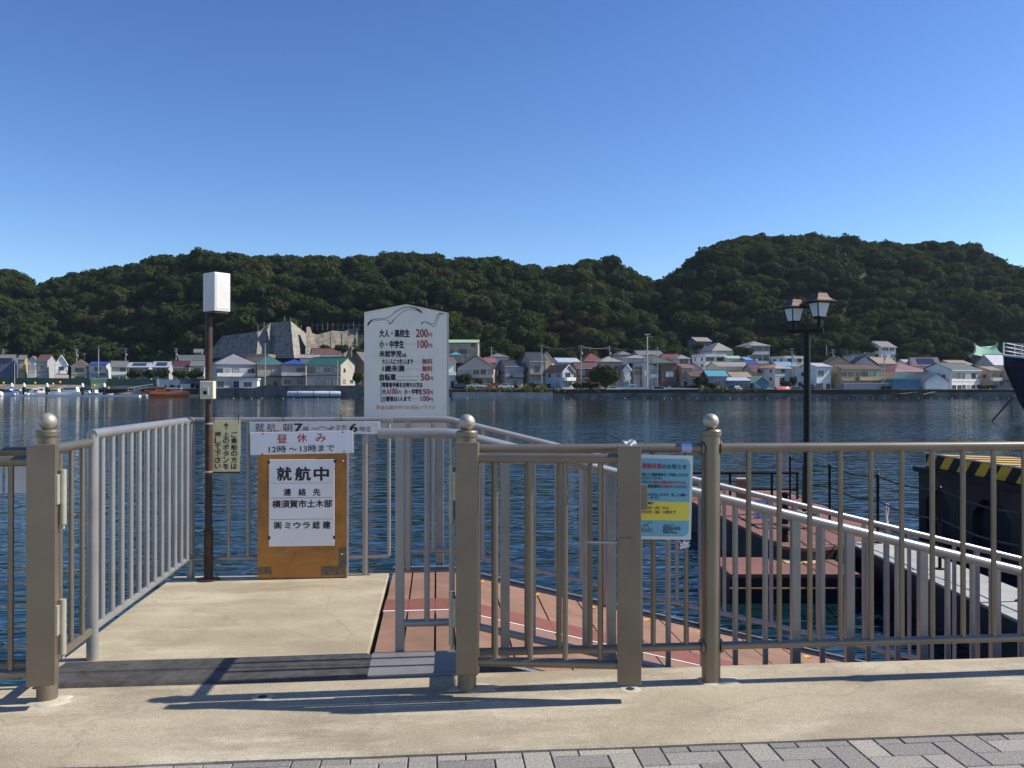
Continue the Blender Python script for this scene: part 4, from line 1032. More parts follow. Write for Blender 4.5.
def crown(seed, n=420, size=.17, lobes=6, spread=.55, l0=.38, l1=.62):
    rg = np.random.default_rng(seed)
    lc = rg.normal(size=(lobes, 3)); lc /= np.linalg.norm(lc, axis=1)[:, None]; lc *= rg.uniform(.25, spread, (lobes, 1)); lc[:, 2] = lc[:, 2]*.55 + .05; lc[0] = 0
    lr = rg.uniform(l0, l1, lobes); lr[0] = .62
    k = rg.integers(0, lobes, n); d = rg.normal(size=(n, 3)); d /= np.linalg.norm(d, axis=1)[:, None]
    d[:, 2] = np.where(d[:, 2] < -.25, -d[:, 2], d[:, 2]); d /= np.linalg.norm(d, axis=1)[:, None]
    c = lc[k] + d*lr[k][:, None]*rg.uniform(.78, 1.06, (n, 1)); c[:, 2] *= .85
    nrm = d + rg.normal(size=(n, 3))*.36; nrm /= np.linalg.norm(nrm, axis=1)[:, None]
    t = np.cross(nrm, rg.normal(size=(n, 3))); t /= np.linalg.norm(t, axis=1)[:, None]; b = np.cross(nrm, t)
    s = size*rg.uniform(.6, 1.35, (n, 1))
    v = np.stack([c - t*s - b*s*.55, c + t*s*.25 - b*s*.8, c + t*s + b*s*.35, c - t*s*.3 + b*s*.85], 1).reshape(-1, 3)
    # dark core
    bm = bmesh.new(); bmesh.ops.create_icosphere(bm, subdivisions=2, radius=1); cv_ = np.array([x.co[:] for x in bm.verts]); cf_ = np.array([[x.index for x in f.verts] for f in bm.faces]); bm.free()
    core_v = []; core_f = []
    for i in range(lobes):
        core_f.append(cf_ + sum(len(q_) for q_ in core_v)); core_v.append((lc[i] + cv_*lr[i]*.80)*np.array([1, 1, .85]))
    return v, np.concatenate(core_v), np.concatenate(core_f)
VAR = [crown(s, 1500, .07, 16, .72, .26, .44) for s in range(7)]
def place_trees(items):          # items: (x,y,z, rx, rz, rot, variant, kind) -> vertex arrays
    V = []; Q = []; T = []; KQ = []; KT = []; off = 0
    for x, y, z, rx, rz, ro, va, kd in items:
        qv, cv_, cf_ = VAR[va]; c, s = math.cos(ro), math.sin(ro); Rm = np.array([[c*rx, -s*rx, 0], [s*rx, c*rx, 0], [0, 0, rz]])
        p = np.array([x, y, z])
        V.append(qv @ Rm.T + p); nq = len(qv)//4; Q.append(np.arange(off, off+4*nq).reshape(-1, 4)); off += len(qv); KQ.append(np.full(nq, kd))
        V.append(cv_ @ Rm.T + p); T.append(cf_+off); off += len(cv_); KT.append(np.full(len(cf_), kd))
    return np.concatenate(V), np.concatenate(Q), np.concatenate(T), np.concatenate(KQ+KT)
def fol_mesh(name, V, Q, T, kinds):
    me = bpy.data.meshes.new(name); me.vertices.add(len(V)); me.vertices.foreach_set('co', V.astype(np.float32).ravel())
    nl = Q.size + T.size; me.loops.add(nl); me.loops.foreach_set('vertex_index', np.concatenate([Q.ravel(), T.ravel()]).astype(np.int32))
    nf = len(Q)+len(T); me.polygons.add(nf); tot = np.concatenate([np.full(len(Q), 4), np.full(len(T), 3)]).astype(np.int32)
    st_ = np.concatenate([[0], np.cumsum(tot)[:-1]]).astype(np.int32); me.polygons.foreach_set('loop_start', st_)
    a = me.attributes.new('kind', 'FLOAT', 'FACE'); a.data.foreach_set('value', kinds.astype(np.float32))
    me.update(calc_edges=True); me.validate(); me.materials.append(M['foliage']); return me
rg = random.Random(11); items = []
px = -260.0; step = 7.6
def noforest(px, py): 
    return (200 < px < 310 and py > 322 - .0 and py > interp(px, [(200,352),(222,336),(257,331),(270,322),(291,321),(306,334)])) or (305 <= px < 372 and py > 330) or \
        (36 < px < 62 and py > interp(px, [(36,352),(46,338),(56,336),(62,345)])) or (114 < px < 136 and py > interp(px, [(114,352),(122,342),(130,341),(136,352)]))
D_off = 74.0
while D_off < 205:
    px = -260 + rg.uniform(0, 10)
    while px < 1280:
        D = Ds(px)+D_off+rg.uniform(-2.2, 2.2); dr = ridge(px)
        pj = px + rg.uniform(-6, 6)
        px += step/D*FPX*rg.uniform(.85, 1.15)
        if D > dr+6: continue
        R_ = rg.choice((4.2, 5.4, 6.4, 7.4, 9.0))*rg.uniform(.85, 1.15); rz = R_*rg.uniform(.85, 1.15)
        X = (pj-512)/FPX*D; gz = ground(pj, D); z = gz + rz*.45 + rg.uniform(.0, 2.0)
        py = HY-(gz-1-HC)/D*FPX
        if D > dr-22: z = min(z, gz+TREEH-rz*.97+rg.uniform(.2, 2.5))
        if (684 < pj < 718 and D_off < 92) or (430 < pj < 484 and D_off < 84) or (866 < pj < 902 and D_off < 82): continue
        if D_off < (106 if pj > 308 else 90 if pj > 180 else 0) and (noforest(pj, py) or noforest(pj+2, py) or noforest(pj-2, py)): continue
        kd = (.5 + .9*noise.noise((X/38, D/38, 1.7)) + rg.uniform(-.22, .22)) % 1
        x_, y_, _ = cw(X, D); items.append((x_, y_, z, R_, rz, rg.uniform(0, 6.28), rg.randrange(7), kd))
    D_off += 6.0
print('forest trees', len(items))
me = fol_mesh('woodland', *place_trees(items)); o = bpy.data.objects.new('woodland', me); COL.objects.link(o)
tag(o, 'dense dark green broadleaf woodland covering the two hills behind the village', 'woodland', None, 'stuff')

# single trees among the houses
CROWN = []
for s in range(4):
    v, cv_, cf_ = crown(50+s, 900, .09, 12, .66, .3, .5)
    nq = len(v)//4; CROWN.append(fol_mesh('crown', np.concatenate([v, cv_]), np.arange(4*nq).reshape(-1, 4), cf_+len(v), np.full(nq+len(cf_), [.05, .62, .72, .3][s])))
def tree(label, px, yt, yb, off, wpx, var=0, name='tree', cat='tree', trunk=True):
    D = Ds(px)+off; z0 = far(px, yb, D)[2]; z1 = far(px, yt, D)[2]; rx = wpx/2/FPX*D; h = z1-z0
    t = thing(name, label, cat, cw((px-512)/FPX*D, D, z0), rg.uniform(0, 6))
    c = bpy.data.objects.new('crown', CROWN[var]); COL.objects.link(c); c.parent = t
    hz = h*.62
    c.scale = (rx*1.2, rx*1.2, hz); c.location = (0, 0, h-hz*.85)
    if trunk:
        m = MB().tube([(0,0,-1), (.05*h*.3,0,h*.3), (0,.05*h*.3,h*.6)], [.045*h, .035*h, .02*h], 8)
        for k in range(3):
            a = k*2.1+1; m.tube([(0,0,h*.35), (math.cos(a)*rx*.45, math.sin(a)*rx*.45, h*.62)], [.022*h, .01*h], 6)
        m.build('trunk', 'bark', t, False, True)
    return t
tree('large round dark tree at the water edge beside the white box house', 606, 359, 393, 7, 31, 0)
tree('leafy yellow green tree in front of the blue panelled roofs on the left', 135, 366, 381, 9, 17, 2)
tree('dark tree beside the yellow green tree on the left shore', 150, 367, 381, 9, 15, 0)
tree('dark bushy tree in front of the maroon roofed house', 181, 368, 381, 9, 17, 0)
tree('light green tree left of the big white house with the hipped roof', 194, 367, 382, 8, 16, 1)
tree('small tree above the yellow house at the left of the maroon roof', 163, 366, 381, 10, 14, 3)
tree('dark round shrub left of the white house with the brown roof below the tan slope', 324, 343, 352, 60, 10, 0)
tree('dark round tree on the right below the tan concrete slope', 343, 342, 356, 60, 15, 0)
tree('small shrub at the foot of the tan concrete slope near the fare board', 357, 346, 357, 58, 13, 3)
tree('bushy tree with reddish leaves in front of the pink gabled house', 464, 370, 390, 7, 16, 2)
tree('small dark shrub by the door of the pink gabled house', 478, 377, 388, 6, 9, 0)
tree('light green tree rising behind the tall dark roofed house', 541, 340, 358, 50, 15, 1)
tree('dark green tree behind the grey roofed houses in the centre', 513, 341, 360, 50, 20, 0)
tree('spreading tree behind the beige gable in the centre', 562, 346, 362, 48, 28, 1)
tree('dark leafy tree below the pale green roof at the hill foot', 490, 347, 362, 46, 18, 3)
tree('yellow green tree beside the grey house on the hill', 697, 341, 352, 66, 11, 1)
tree('broad olive tree between the grey hipped roof and the dark windowed hill house', 743, 344, 360, 44, 21, 2)
tree('dark bush at the left of the turquoise roofed shed', 700, 374, 389, 5, 14, 0)
tree('dark shrub beneath the turquoise roofed shed', 712, 381, 391, 3.5, 12, 0)
tree('small bright green bush beside the white van on the right', 787, 379, 389, 5, 11, 1)
tree('bushy tree behind the lamp lit by the sun near the brown gables', 815, 353, 366, 48, 15, 2)
tree('round green tree left of the brown gabled roofs', 827, 353, 367, 47, 12, 1)
tree('pale olive tree beside the house on the right hill', 867, 340, 356, 60, 17, 2)
tree('dark spreading tree below the temple roof', 906, 349, 365, 52, 22, 0)
tree('dark bush by the white house behind the lamp', 794, 374, 388, 7, 8, 0)
tree('dark tree in the yard right of the boarded seawall near the fare board', 357, 369, 387, 5, 12, 0)
tree('small tree between the grey houses and the tan gable on the right of the tree', 640, 354, 366, 40, 12, 3)

# hedges and yard plants between the front houses
hv = []
for px0, px1, off, hh in ((126,160,7.5,2.2),(168,204,6.5,2.4),(256,280,5,1.6),(455,470,6,2.0),(500,522,7,2.0),(528,548,6,2.4),(574,596,6,2.2),(676,706,4.5,1.8),(752,766,6,2.0),(806,812,5,2.0),(884,892,3,1.6),(980,1000,6,1.8)):
    px = px0
    while px < px1:
        D = Ds(px)+off+rg.uniform(-1,1); r_ = rg.uniform(.8, 1.5); x_, y_, _ = cw((px-512)/FPX*D, D)
        hv.append((x_, y_, ground(px, D)+hh*rg.uniform(.2,.5), r_, hh*rg.uniform(.5,.8), rg.uniform(0,6), rg.randrange(7), rg.random())); px += rg.uniform(2.5, 5.5)
o = bpy.data.objects.new('hedge_plants', fol_mesh('hedge_plants', *place_trees(hv))); COL.objects.link(o)
tag(o, 'low garden hedges and shrubs scattered in front of the waterfront houses', 'shrubs', None, 'stuff')

# reeds and weeds along the seawall
def tufts(name, label, spans, seed):
    rg_ = np.random.default_rng(seed); m = MB()
    for px0, px1, yt, n, h in spans:
        for i in range(n):
            px = rg_.uniform(px0, px1); D = Ds(px)+rg_.uniform(1.0, 3.4); p = Vector(far(px, 392.5, D))
            hh = h*rg_.uniform(.4, 1.1)*(.65+.35*math.sin(px*.35)); a = rg_.uniform(0, 6.28); w_ = rg_.uniform(.12, .3); ln_ = Vector((rg_.normal()*.4, rg_.normal()*.4, 1))*hh
            s = Vector((math.cos(a), math.sin(a), 0))*w_
            m.add([p-s, p+s, p+ln_*.6+s*.9, p+ln_, p+ln_*.6-s*.9], [(0,1,2,3,4)])
    o = m.build(name, 'reed'); return tag(o, label, 'reeds', None, 'stuff')
def reed_mat():
    m = bpy.data.materials.new('reeds'); m.use_nodes = True; nt = m.node_tree; b = nt.nodes['Principled BSDF']; g = nt.nodes.new('ShaderNodeNewGeometry'); cr = nt.nodes.new('ShaderNodeValToRGB')
    e = cr.color_ramp.elements; e[0].color = (.10,.11,.03,1); e[1].color = (.32,.26,.11,1); q_ = cr.color_ramp.elements.new(.5); q_.color = (.2,.2,.055,1)
    nt.links.new(g.outputs['Random Per Island'], cr.inputs[0]); nt.links.new(cr.outputs[0], b.inputs['Base Color']); b.inputs['Roughness'].default_value = .7; return m
M['reed'] = reed_mat()
tufts('reeds', 'olive and straw coloured reeds along the seawall in front of the parked cars', [(465,500,386,1000,2.2),(497,552,388,1000,1.7),(520,545,384,400,2.7),(553,600,389,700,1.5)], 1)
tufts('reeds', 'straw coloured reeds along the seawall near the blue sheds', [(694,712,388,340,1.6),(706,735,386,800,2.4),(728,772,388,800,1.7)], 2)
# ------------------------------------------------------------------ houses
PAL = dict(white=(.78,.77,.74), cream=(.68,.59,.42), pink=(.66,.52,.41), grey=(.36,.36,.37), lgrey=(.58,.57,.56), dgrey=(.17,.165,.165), beige=(.42,.37,.30), tan=(.46,.36,.26), ochre=(.42,.34,.17),
  brown=(.2,.12,.085), dbrown=(.11,.085,.07), lilac=(.5,.49,.49), blue=(.10,.13,.21), paleblue=(.36,.41,.47), bluegrey=(.3,.33,.38), teal=(.03,.12,.13), green=(.02,.12,.09), navyroof=(.028,.03,.045), blueroof=(.02,.06,.28),
  maroon=(.075,.026,.028), redroof=(.15,.04,.028), redbrown=(.105,.055,.042), pinkroof=(.21,.095,.09), greyroof=(.15,.145,.14), lroof=(.25,.235,.215), dgreen=(.055,.07,.065), turq=(.06,.27,.32), bluesheet=(.06,.17,.27), palegreen=(.32,.45,.27), tarp=(.12,.28,.45), orange=(.38,.22,.12), tanroof=(.27,.2,.135), purple=(.15,.1,.115), lav=(.21,.205,.22), copper=(.32,.55,.38))
WM = {}
def wm(c, roof=False):
    k = (c, roof)
    if k not in WM:
        WM[k] = mat(('roof_' if roof else 'wall_')+c, PAL[c], .55 if roof else .8, 0, .12 if roof else .08, 1.5 if roof else .6, dirt=tuple(x*.62 for x in PAL[c]), dscale=.5, damt=.55)
    return WM[k]
M['frame'] = mat('window_frame', (.5, .5, .5), .5, .2, .1)
M['framedark'] = mat('window_frame_dark', (.06, .055, .05), .5, .2, .1)
M['curtain'] = mat('curtained_pane', (.35, .36, .36), .25, 0, .2, 1)
M['shutter'] = mat('white_shutter', (.7, .7, .7), .6, 0, .05)
hr = random.Random(5)
def window(parent, face, u, z, w, h, W, Dp, wall, dark=False, pane=None):
    # face 'f' front (y=0), 'l' left (x=-W/2), 'r' right (x=W/2); u along the face
    def P(a, out, zz):
        if face == 'f': return (a, -out, zz)
        if face == 'r': return (W/2+out, a, zz)
        return (-W/2-out, a, zz)
    t = .09; fr = MB()
    for a0, a1, b0, b1 in ((u-w/2-t, u+w/2+t, z-t, z), (u-w/2-t, u+w/2+t, z+h, z+h+t), (u-w/2-t, u-w/2, z, z+h), (u+w/2, u+w/2+t, z, z+h), (u-.03, u+.03, z, z+h)):
        c = [P(a0,-.05,b0),P(a1,-.05,b0),P(a1,-.05,b1),P(a0,-.05,b1),P(a0,.07,b0),P(a1,.07,b0),P(a1,.07,b1),P(a0,.07,b1)]
        fr.add(c, [(3,2,1,0),(4,5,6,7),(0,1,5,4),(1,2,6,5),(2,3,7,6),(3,0,4,7)])
    fo = fr.build('window', 'framedark' if dark or hr.random() < .35 else 'frame', parent)
    MB().quad(P(u-w/2,.02,z),P(u+w/2,.02,z),P(u+w/2,.02,z+h),P(u-w/2,.02,z+h)).build('pane', pane or ('curtain' if hr.random() < .25 else 'glassdark'), fo)
def house(label, px0, px1, ye, yr, yb, off, psi=0, dep=7, roof='gx', wall='white', rcol='greyroof', win=1, opt='', cat='house', name='house', floors=None, dark=False, sidewin=True):
    if psi >= 0 and cat in ('house',): psi = psi*1.1+11
    pxm = (px0+px1)/2; D = Ds(pxm)+off; ps_ = R(psi)
    tot = (px1-px0)/FPX*D
    W = max(2.0, (tot - abs(math.sin(ps_))*dep)/max(.3, math.cos(ps_)))
    if psi > 0: # left side visible, front to the right: local origin at front centre
        X0 = (px0-512)/FPX*D + math.sin(ps_)*dep + math.cos(ps_)*W/2
    else:
        X0 = (px0-512)/FPX*D + math.cos(ps_)*W/2
    z0 = HC+(HY-yb)/FPX*D; ze = HC+(HY-ye)/FPX*D - z0; zr = HC+(HY-yr)/FPX*D - z0
    t = thing(name, label, cat, cw(X0, D, z0), -YAW+ps_)
    o_ = .35; B = -2.5
    wl = MB(); rf = MB(); th = .14
    x0, x1, y0, y1 = -W/2, W/2, 0, dep
    if roof in ('gy', 'gx'):
        if roof == 'gy':
            wl.add([(x0,y0,B),(x1,y0,B),(x1,y1,B),(x0,y1,B),(x0,y0,ze),(x1,y0,ze),(x1,y1,ze),(x0,y1,ze),(0,y0,zr-th),(0,y1,zr-th)],
                [(0,1,5,8,4),(2,3,7,9,6),(1,2,6,5),(3,0,4,7)])
            k = (zr-ze)/(W/2)
            for s in (-1, 1):
                xe = s*(W/2+o_); zz = zr-k*(W/2+o_)
                rf.add([(0,-o_,zr),(xe,-o_,zz),(xe,dep+o_,zz),(0,dep+o_,zr),(0,-o_,zr+th),(xe,-o_,zz+th),(xe,dep+o_,zz+th),(0,dep+o_,zr+th)],
                    [(0,1,2,3),(4,5,6,7),(0,1,5,4),(1,2,6,5),(2,3,7,6),(3,0,4,7)])
        else:
            ym = dep/2
            wl.add([(x0,y0,B),(x1,y0,B),(x1,y1,B),(x0,y1,B),(x0,y0,ze),(x1,y0,ze),(x1,y1,ze),(x0,y1,ze),(x0,ym,zr-th),(x1,ym,zr-th)],
                [(0,1,5,4),(2,3,7,6),(1,2,6,9,5),(3,0,4,8,7)])
            k = (zr-ze)/ym
            for s in (-1, 1):
                ye_ = ym+s*(ym+o_); zz = zr-k*(ym+o_)
                rf.add([(x0-o_,ym,zr),(x1+o_,ym,zr),(x1+o_,ye_,zz),(x0-o_,ye_,zz),(x0-o_,ym,zr+th),(x1+o_,ym,zr+th),(x1+o_,ye_,zz+th),(x0-o_,ye_,zz+th)],
                    [(0,1,2,3),(4,5,6,7),(0,1,5,4),(1,2,6,5),(2,3,7,6),(3,0,4,7)])
            rf.box(x0-o_, x1+o_, ym-.16, ym+.16, zr+th-.04, zr+th+.12)
    else:
        wl.box(x0, x1, y0, y1, B, ze)
        if roof == 'hip':
            rl = max(0, (W-dep)/2) if W > dep else 0; ry = max(0, (dep-W)/2)
            a = [(x0-o_,y0-o_,ze-.05),(x1+o_,y0-o_,ze-.05),(x1+o_,y1+o_,ze-.05),(x0-o_,y1+o_,ze-.05)]
            b = [(p[0],p[1],ze+.12) for p in a]
            top = [(-rl,dep/2-ry,zr),(rl+.02,dep/2-ry,zr),(rl+.02,dep/2+ry+.02,zr),(-rl,dep/2+ry+.02,zr)]
            rf.add(a+b+top, [(3,2,1,0),(0,1,5,4),(1,2,6,5),(2,3,7,6),(3,0,4,7),(4,5,9,8),(5,6,10,9),(6,7,11,10),(7,4,8,11),(8,9,10,11)])
        elif roof == 'flat':
            rf.box(x0-.25, x1+.25, y0-.25, y1+.25, ze+.001, zr if zr > ze+.1 else ze+.25)
        elif roof == 'mono':      # high on the left, low on the right
            rf.add([(x0-o_,y0-o_,zr),(x1+o_,y0-o_,ze),(x1+o_,y1+o_,ze),(x0-o_,y1+o_,zr),(x0-o_,y0-o_,zr+th),(x1+o_,y0-o_,ze+th),(x1+o_,y1+o_,ze+th),(x0-o_,y1+o_,zr+th)],
                [(0,1,2,3),(4,5,6,7),(0,1,5,4),(1,2,6,5),(2,3,7,6),(3,0,4,7)])
            wl.add([(x0,y0,ze),(x1,y0,ze),(x1,y1,ze),(x0,y1,ze),(x0,y0,zr-.03),(x0,y1,zr-.03)], [(0,1,4),(2,3,5),(3,0,4,5),(1,2,5,4)])
        elif roof == 'shed':      # slopes towards the viewer
            rf.add([(x0-o_,y0-o_,ze),(x1+o_,y0-o_,ze),(x1+o_,y1+o_,zr),(x0-o_,y1+o_,zr),(x0-o_,y0-o_,ze+th),(x1+o_,y0-o_,ze+th),(x1+o_,y1+o_,zr+th),(x0-o_,y1+o_,zr+th)],
                [(0,1,2,3),(4,5,6,7),(0,1,5,4),(1,2,6,5),(2,3,7,6),(3,0,4,7)])
            wl.add([(x0,y0,ze),(x1,y0,ze),(x1,y1,ze),(x0,y1,ze),(x0,y1,zr-.05),(x1,y1,zr-.05)], [(0,1,5,4),(2,3,4,5),(3,0,4),(1,2,5)])
    wl.build('wall', wm(wall), t)
    ro = rf.build('roof', wm(rcol, True), t)
    if 'k' in opt:      # white fascia on the front gable
        m = MB()
        for s in (-1, 1): m.tube([(0,-o_-.02,zr), (s*(W/2+o_),-o_-.02,zr-(zr-ze)/(W/2)*(W/2+o_))], .14, 4)
        m.build('fascia', 'shutter', ro)
    nf = floors or max(1, min(2, round(ze/2.8)))
    fh = ze/nf
    if win:
        for fl_ in range(nf):
            zb_ = fl_*fh + (.95 if fl_ or hr.random() < .5 else .3)
            n = max(1, int(W/3.1)); 
            if win == 2: n = max(1, int(W/2.1))
            for i in range(n):
                u = -W/2 + W*(i+.5)/n + hr.uniform(-.25, .25)
                if hr.random() < .16: continue
                w_ = min(W/n*.72, hr.choice((1.2, 1.7, 2.0, 2.5))); w_ *= 1.12; hh = min(fh-.85, 1.45 if zb_-fl_*fh > .6 else 2.0)
                window(t, 'f', u, zb_, w_, hh, W, dep, wall, dark)
            if sidewin and abs(psi) > 4:
                for i in range(max(1, int(dep/3.6))):
                    if hr.random() < .25: continue
                    window(t, 'l' if psi > 0 else 'r', dep*(i+.5)/max(1, int(dep/3.6)), fl_*fh+1.0, hr.choice((.8, 1.2, 1.6)), 1.0, W, dep, wall, dark)
    if nf > 1 and roof != 'flat' and hr.random() < .75:      # belt trim between the storeys and a gutter line
        bt = MB().box(-W/2-.06, W/2+.06, -.055, -.002, fh-.12, fh+.1)
        bt.build('belt_trim', 'framedark' if wall in ('ochre', 'beige', 'tan', 'grey', 'pink', 'cream') else 'frame', t)
    if roof in ('gx', 'hip', 'shed') :
        g0 = -.40; MB().tube([(-W/2-.34, g0, ze-(.16 if roof == 'gx' else .06)), (W/2+.34, g0, ze-(.16 if roof == 'gx' else .06))], .075, 6).build('gutter', 'framedark' if hr.random() < .6 else 'frame', ro)
        x_ = W/2-.12; MB().tube([(x_, -.06, -1), (x_, -.06, ze-.2)], .05, 5).build('downpipe', 'frame', t)
    if hr.random() < .5 and W > 4:
        x_ = hr.uniform(-W*.3, W*.3); MB().cbox(x_-.4, x_+.4, -.36, -.03, .1, .7, .02).build('air_conditioner', 'shutter', t)
    if 'b' in opt:
        zb_ = fh*(nf-1)-.1; bx0, bx1 = (-W/2+.1, W/2-.1) if 'B' in opt else (-W*.1, W/2-.15)
        m = MB().box(bx0, bx1, -1.15, -.02, zb_, zb_+.14)
        b_ = m.build('balcony', wm('white' if wall in ('white','lilac','cream','lgrey') else wall), t)
        p = MB().box(bx0, bx1, -1.15, -1.07, zb_+.14, zb_+1.1).box(bx0, bx0+.08, -1.069, -.02, zb_+.14, zb_+1.1).box(bx1-.08, bx1, -1.069, -.02, zb_+.14, zb_+1.1)
        p.build('parapet', wm('white' if 'w' in opt else wall), b_)
    if 'p' in opt:      # porch roof over the ground floor
        MB().add([(-W/2+.1,-1.1,fh-.35),(W/2-.1,-1.1,fh-.35),(W/2-.1,-.02,fh+.05),(-W/2+.1,-.02,fh+.05),(-W/2+.1,-1.1,fh-.25),(W/2-.1,-1.1,fh-.25),(W/2-.1,-.02,fh+.15),(-W/2+.1,-.02,fh+.15)],
            [(0,1,2,3),(4,5,6,7),(0,1,5,4),(1,2,6,5),(2,3,7,6),(3,0,4,7)]).build('porch_roof', wm(rcol, True), t)
    if 'd' in opt:
        MB().box(-.5+W*.22, .5+W*.22, -.05, .03, 0, 2.05).build('door', 'framedark', t)
    if 's' in opt:
        k_ = 0.62; ym = dep/2
        def sp_(x, f): y = ym - (ym)*f; z = zr + th - (zr-ze)*f; return (x, y, z+.09)
        MB().add([sp_(-W*.32,.2),sp_(W*.34,.2),sp_(W*.34,.85),sp_(-W*.32,.85)], [(0,1,2,3)]).build('solar_panel', 'solar', ro)
    if 'a' in opt:      # roof aerial
        MB().tube([(W*.2,dep/2,zr-.2),(W*.2,dep/2,zr+2.3)], .05, 5).tube([(W*.2-.6,dep/2,zr+2.1),(W*.2+.6,dep/2,zr+2.1)], .04, 5).tube([(W*.2-.4,dep/2,zr+1.7),(W*.2+.4,dep/2,zr+1.7)], .04, 5).build('aerial', 'steel', ro)
    return t
M['solar'] = mat('solar_panel', (.03, .045, .09), .2, .2, .2, 3)
h = house
# left bank
h('blue walled house with a grey roof cut off by the left edge', -14, 11, 358, 354.5, 384, 13, 6, 8, 'gx', 'blue', 'greyroof')
h('ochre two storey house beside the blue walled house on the left', 11, 23, 359, 355, 384, 14, 10, 8, 'gx', 'ochre', 'greyroof')
h('narrow grey white house left of the brown grey house', 22.5, 35, 360, 356, 384, 11, 8, 7, 'gy', 'lgrey', 'greyroof')
h('brown grey house standing between the grey white house and the white gable', 33, 47, 360, 354.5, 384, 14, 0, 9, 'gx', 'grey', 'redbrown')
h('tall white gabled house with pink lower storey on the left shore', 46.5, 66, 364, 355, 383, 10, 14, 8, 'gy', 'white', 'greyroof', opt='bwka')
h('low cream house with a dark hipped roof on the left shore', 66, 86, 366.5, 359, 383, 13, 5, 8, 'hip', 'cream', 'dbrown', opt='a')
h('lilac grey house with a blue front roof and dark lean-to on the left shore', 86, 105.5, 364.5, 361.8, 383, 13, 0, 8, 'gx', 'lilac', 'blueroof', opt='p')
h('white house with a terrace under a long slate roof on the left shore', 104.5, 125.5, 366, 361, 383, 11, 8, 8, 'gx', 'white', 'greyroof', opt='bBw', win=2)
h('low house with dark blue panelled roof behind the yellow green tree', 124, 148, 367, 362.5, 383, 15, 0, 8, 'gx', 'beige', 'bluegrey', opt='s')
h('low house with dark blue panelled roof behind the dark tree', 148.5, 168, 367.2, 361.5, 383, 17, 0, 8, 'gx', 'grey', 'bluegrey', opt='s')
h('small house with a maroon roof on the left shore', 168, 188, 367, 361, 384, 18, 6, 8, 'gx', 'tan', 'maroon')
h('long low white flat roofed building behind the maroon roof', 177, 204, 359, 355, 366, 42, 6, 8, 'flat', 'white', 'cream', win=0, cat='building', name='flat_building')
h('grey roofed house with a white balcony partly hidden by the brown pole', 186.5, 204, 366, 360.5, 385, 22, 0, 8, 'gx', 'lilac', 'greyroof', opt='bw')
h('big white house with a pale hipped roof and deep balcony behind the brown pole', 201, 253, 364, 353.5, 388.5, 10, 14, 13, 'hip', 'lilac', 'lav', opt='bBw', win=2)
h('small white shed at the water in front of the big hipped house', 238, 257, 380, 378.2, 390, 2.5, 6, 4, 'flat', 'white', 'lgrey', floors=1, cat='shed', name='shed')
h('dark roofed low shed behind the pale sheet fence on the left', 180, 201, 383, 379.5, 389, 5, 0, 5, 'gx', 'lgrey', 'dgrey', floors=1, win=0, cat='shed', name='shed')
h('bright green site cabin on the left bank', 89, 107.5, 379.3, 378, 386, 3.4, 14, 4, 'flat', 'cgreen' if 'cgreen' in PAL else 'palegreen', 'palegreen', win=0, cat='cabin', name='site_cabin')
h('small hillside house with a pale roof above the cream flat building', 190, 202, 352, 349, 358, 60, 6, 6, 'gx', 'dgrey', 'greyroof', win=0)
# around the retaining wall
h('house with a teal hipped roof below the grey buttress wall', 249, 281, 364, 355, 388, 16, 8, 9, 'hip', 'tan', 'teal', opt='pd')
h('house with a bright blue roof and white balcony left of the green roofed house', 277, 305.5, 364.5, 358.8, 387, 14, 0, 8, 'hip', 'beige', 'blueroof', opt='bBwp')
h('white house with a reddish brown roof under the tan slope', 306, 340, 355, 348.3, 366, 52, 8, 9, 'gx', 'white', 'redbrown', win=1, floors=1)
h('grey house with a green roof and a cream gabled wing above the silver cover', 304.5, 352.5, 364.5, 357.3, 386.5, 8, -24, 7.5, 'gx', 'beige', 'green', win=1)
h('brown gabled house left of the fare board', 348, 372, 363, 352, 387, 15, -14, 9, 'gy', 'brown', 'dbrown', win=1)
h('low grey roofed house behind the green roof under the concrete slope', 296, 318, 358, 354.5, 366, 40, 0, 8, 'gx', 'lgrey', 'lroof', win=0)
h('pale flat building behind the big white house at the foot of the buttress', 246, 268, 357, 354, 366, 34, 0, 8, 'flat', 'tan', 'tanroof', win=0, cat='building', name='flat_building')
# centre
h('pavilion with a long pale green roof at the hill foot right of the fare board', 436, 478, 342.6, 339.4, 356, 68, 0, 10, 'gx', 'tan', 'palegreen', win=1, cat='building', name='pavilion')
h('white house with balconies and a red door right of the fare board', 436, 455.5, 362, 357, 388, 9, 6, 8, 'gx', 'white', 'dbrown', opt='bBwd')
h('pink cream house with a maroon front gable behind the parked cars', 457.5, 497, 367.8, 355.8, 388, 10, -6, 9, 'gy', 'pink', 'maroon', opt='bp', win=2)
h('small pink roofed house peeping over the maroon gable', 482, 496, 362, 357.5, 372, 26, 0, 7, 'gx', 'beige', 'pinkroof', win=0)
h('pale grey house behind the grey roofed pair in the centre', 486, 508, 357, 353, 368, 38, 0, 8, 'hip', 'lgrey', 'greyroof')
h('low grey house with a dark roof left of the tall dark roofed house', 497.5, 523, 366, 360.2, 388, 12, 6, 8, 'gx', 'grey', 'navyroof', opt='bp')
h('tall beige house with a steep dark roof in the centre', 521.5, 546, 361, 352, 388, 12, 5, 9, 'gx', 'beige', 'navyroof', opt='p', win=1, dark=True)
h('cream gabled wing right of the tall dark roofed house', 538, 556, 361, 351.8, 376, 18, -8, 8, 'gy', 'cream', 'navyroof', opt='bB')
h('grey blue house with a white bargeboard gable beside the tall utility pole', 546, 574, 371.5, 365, 390, 7, 26, 7.5, 'gy', 'paleblue', 'redbrown', opt='kbBw')
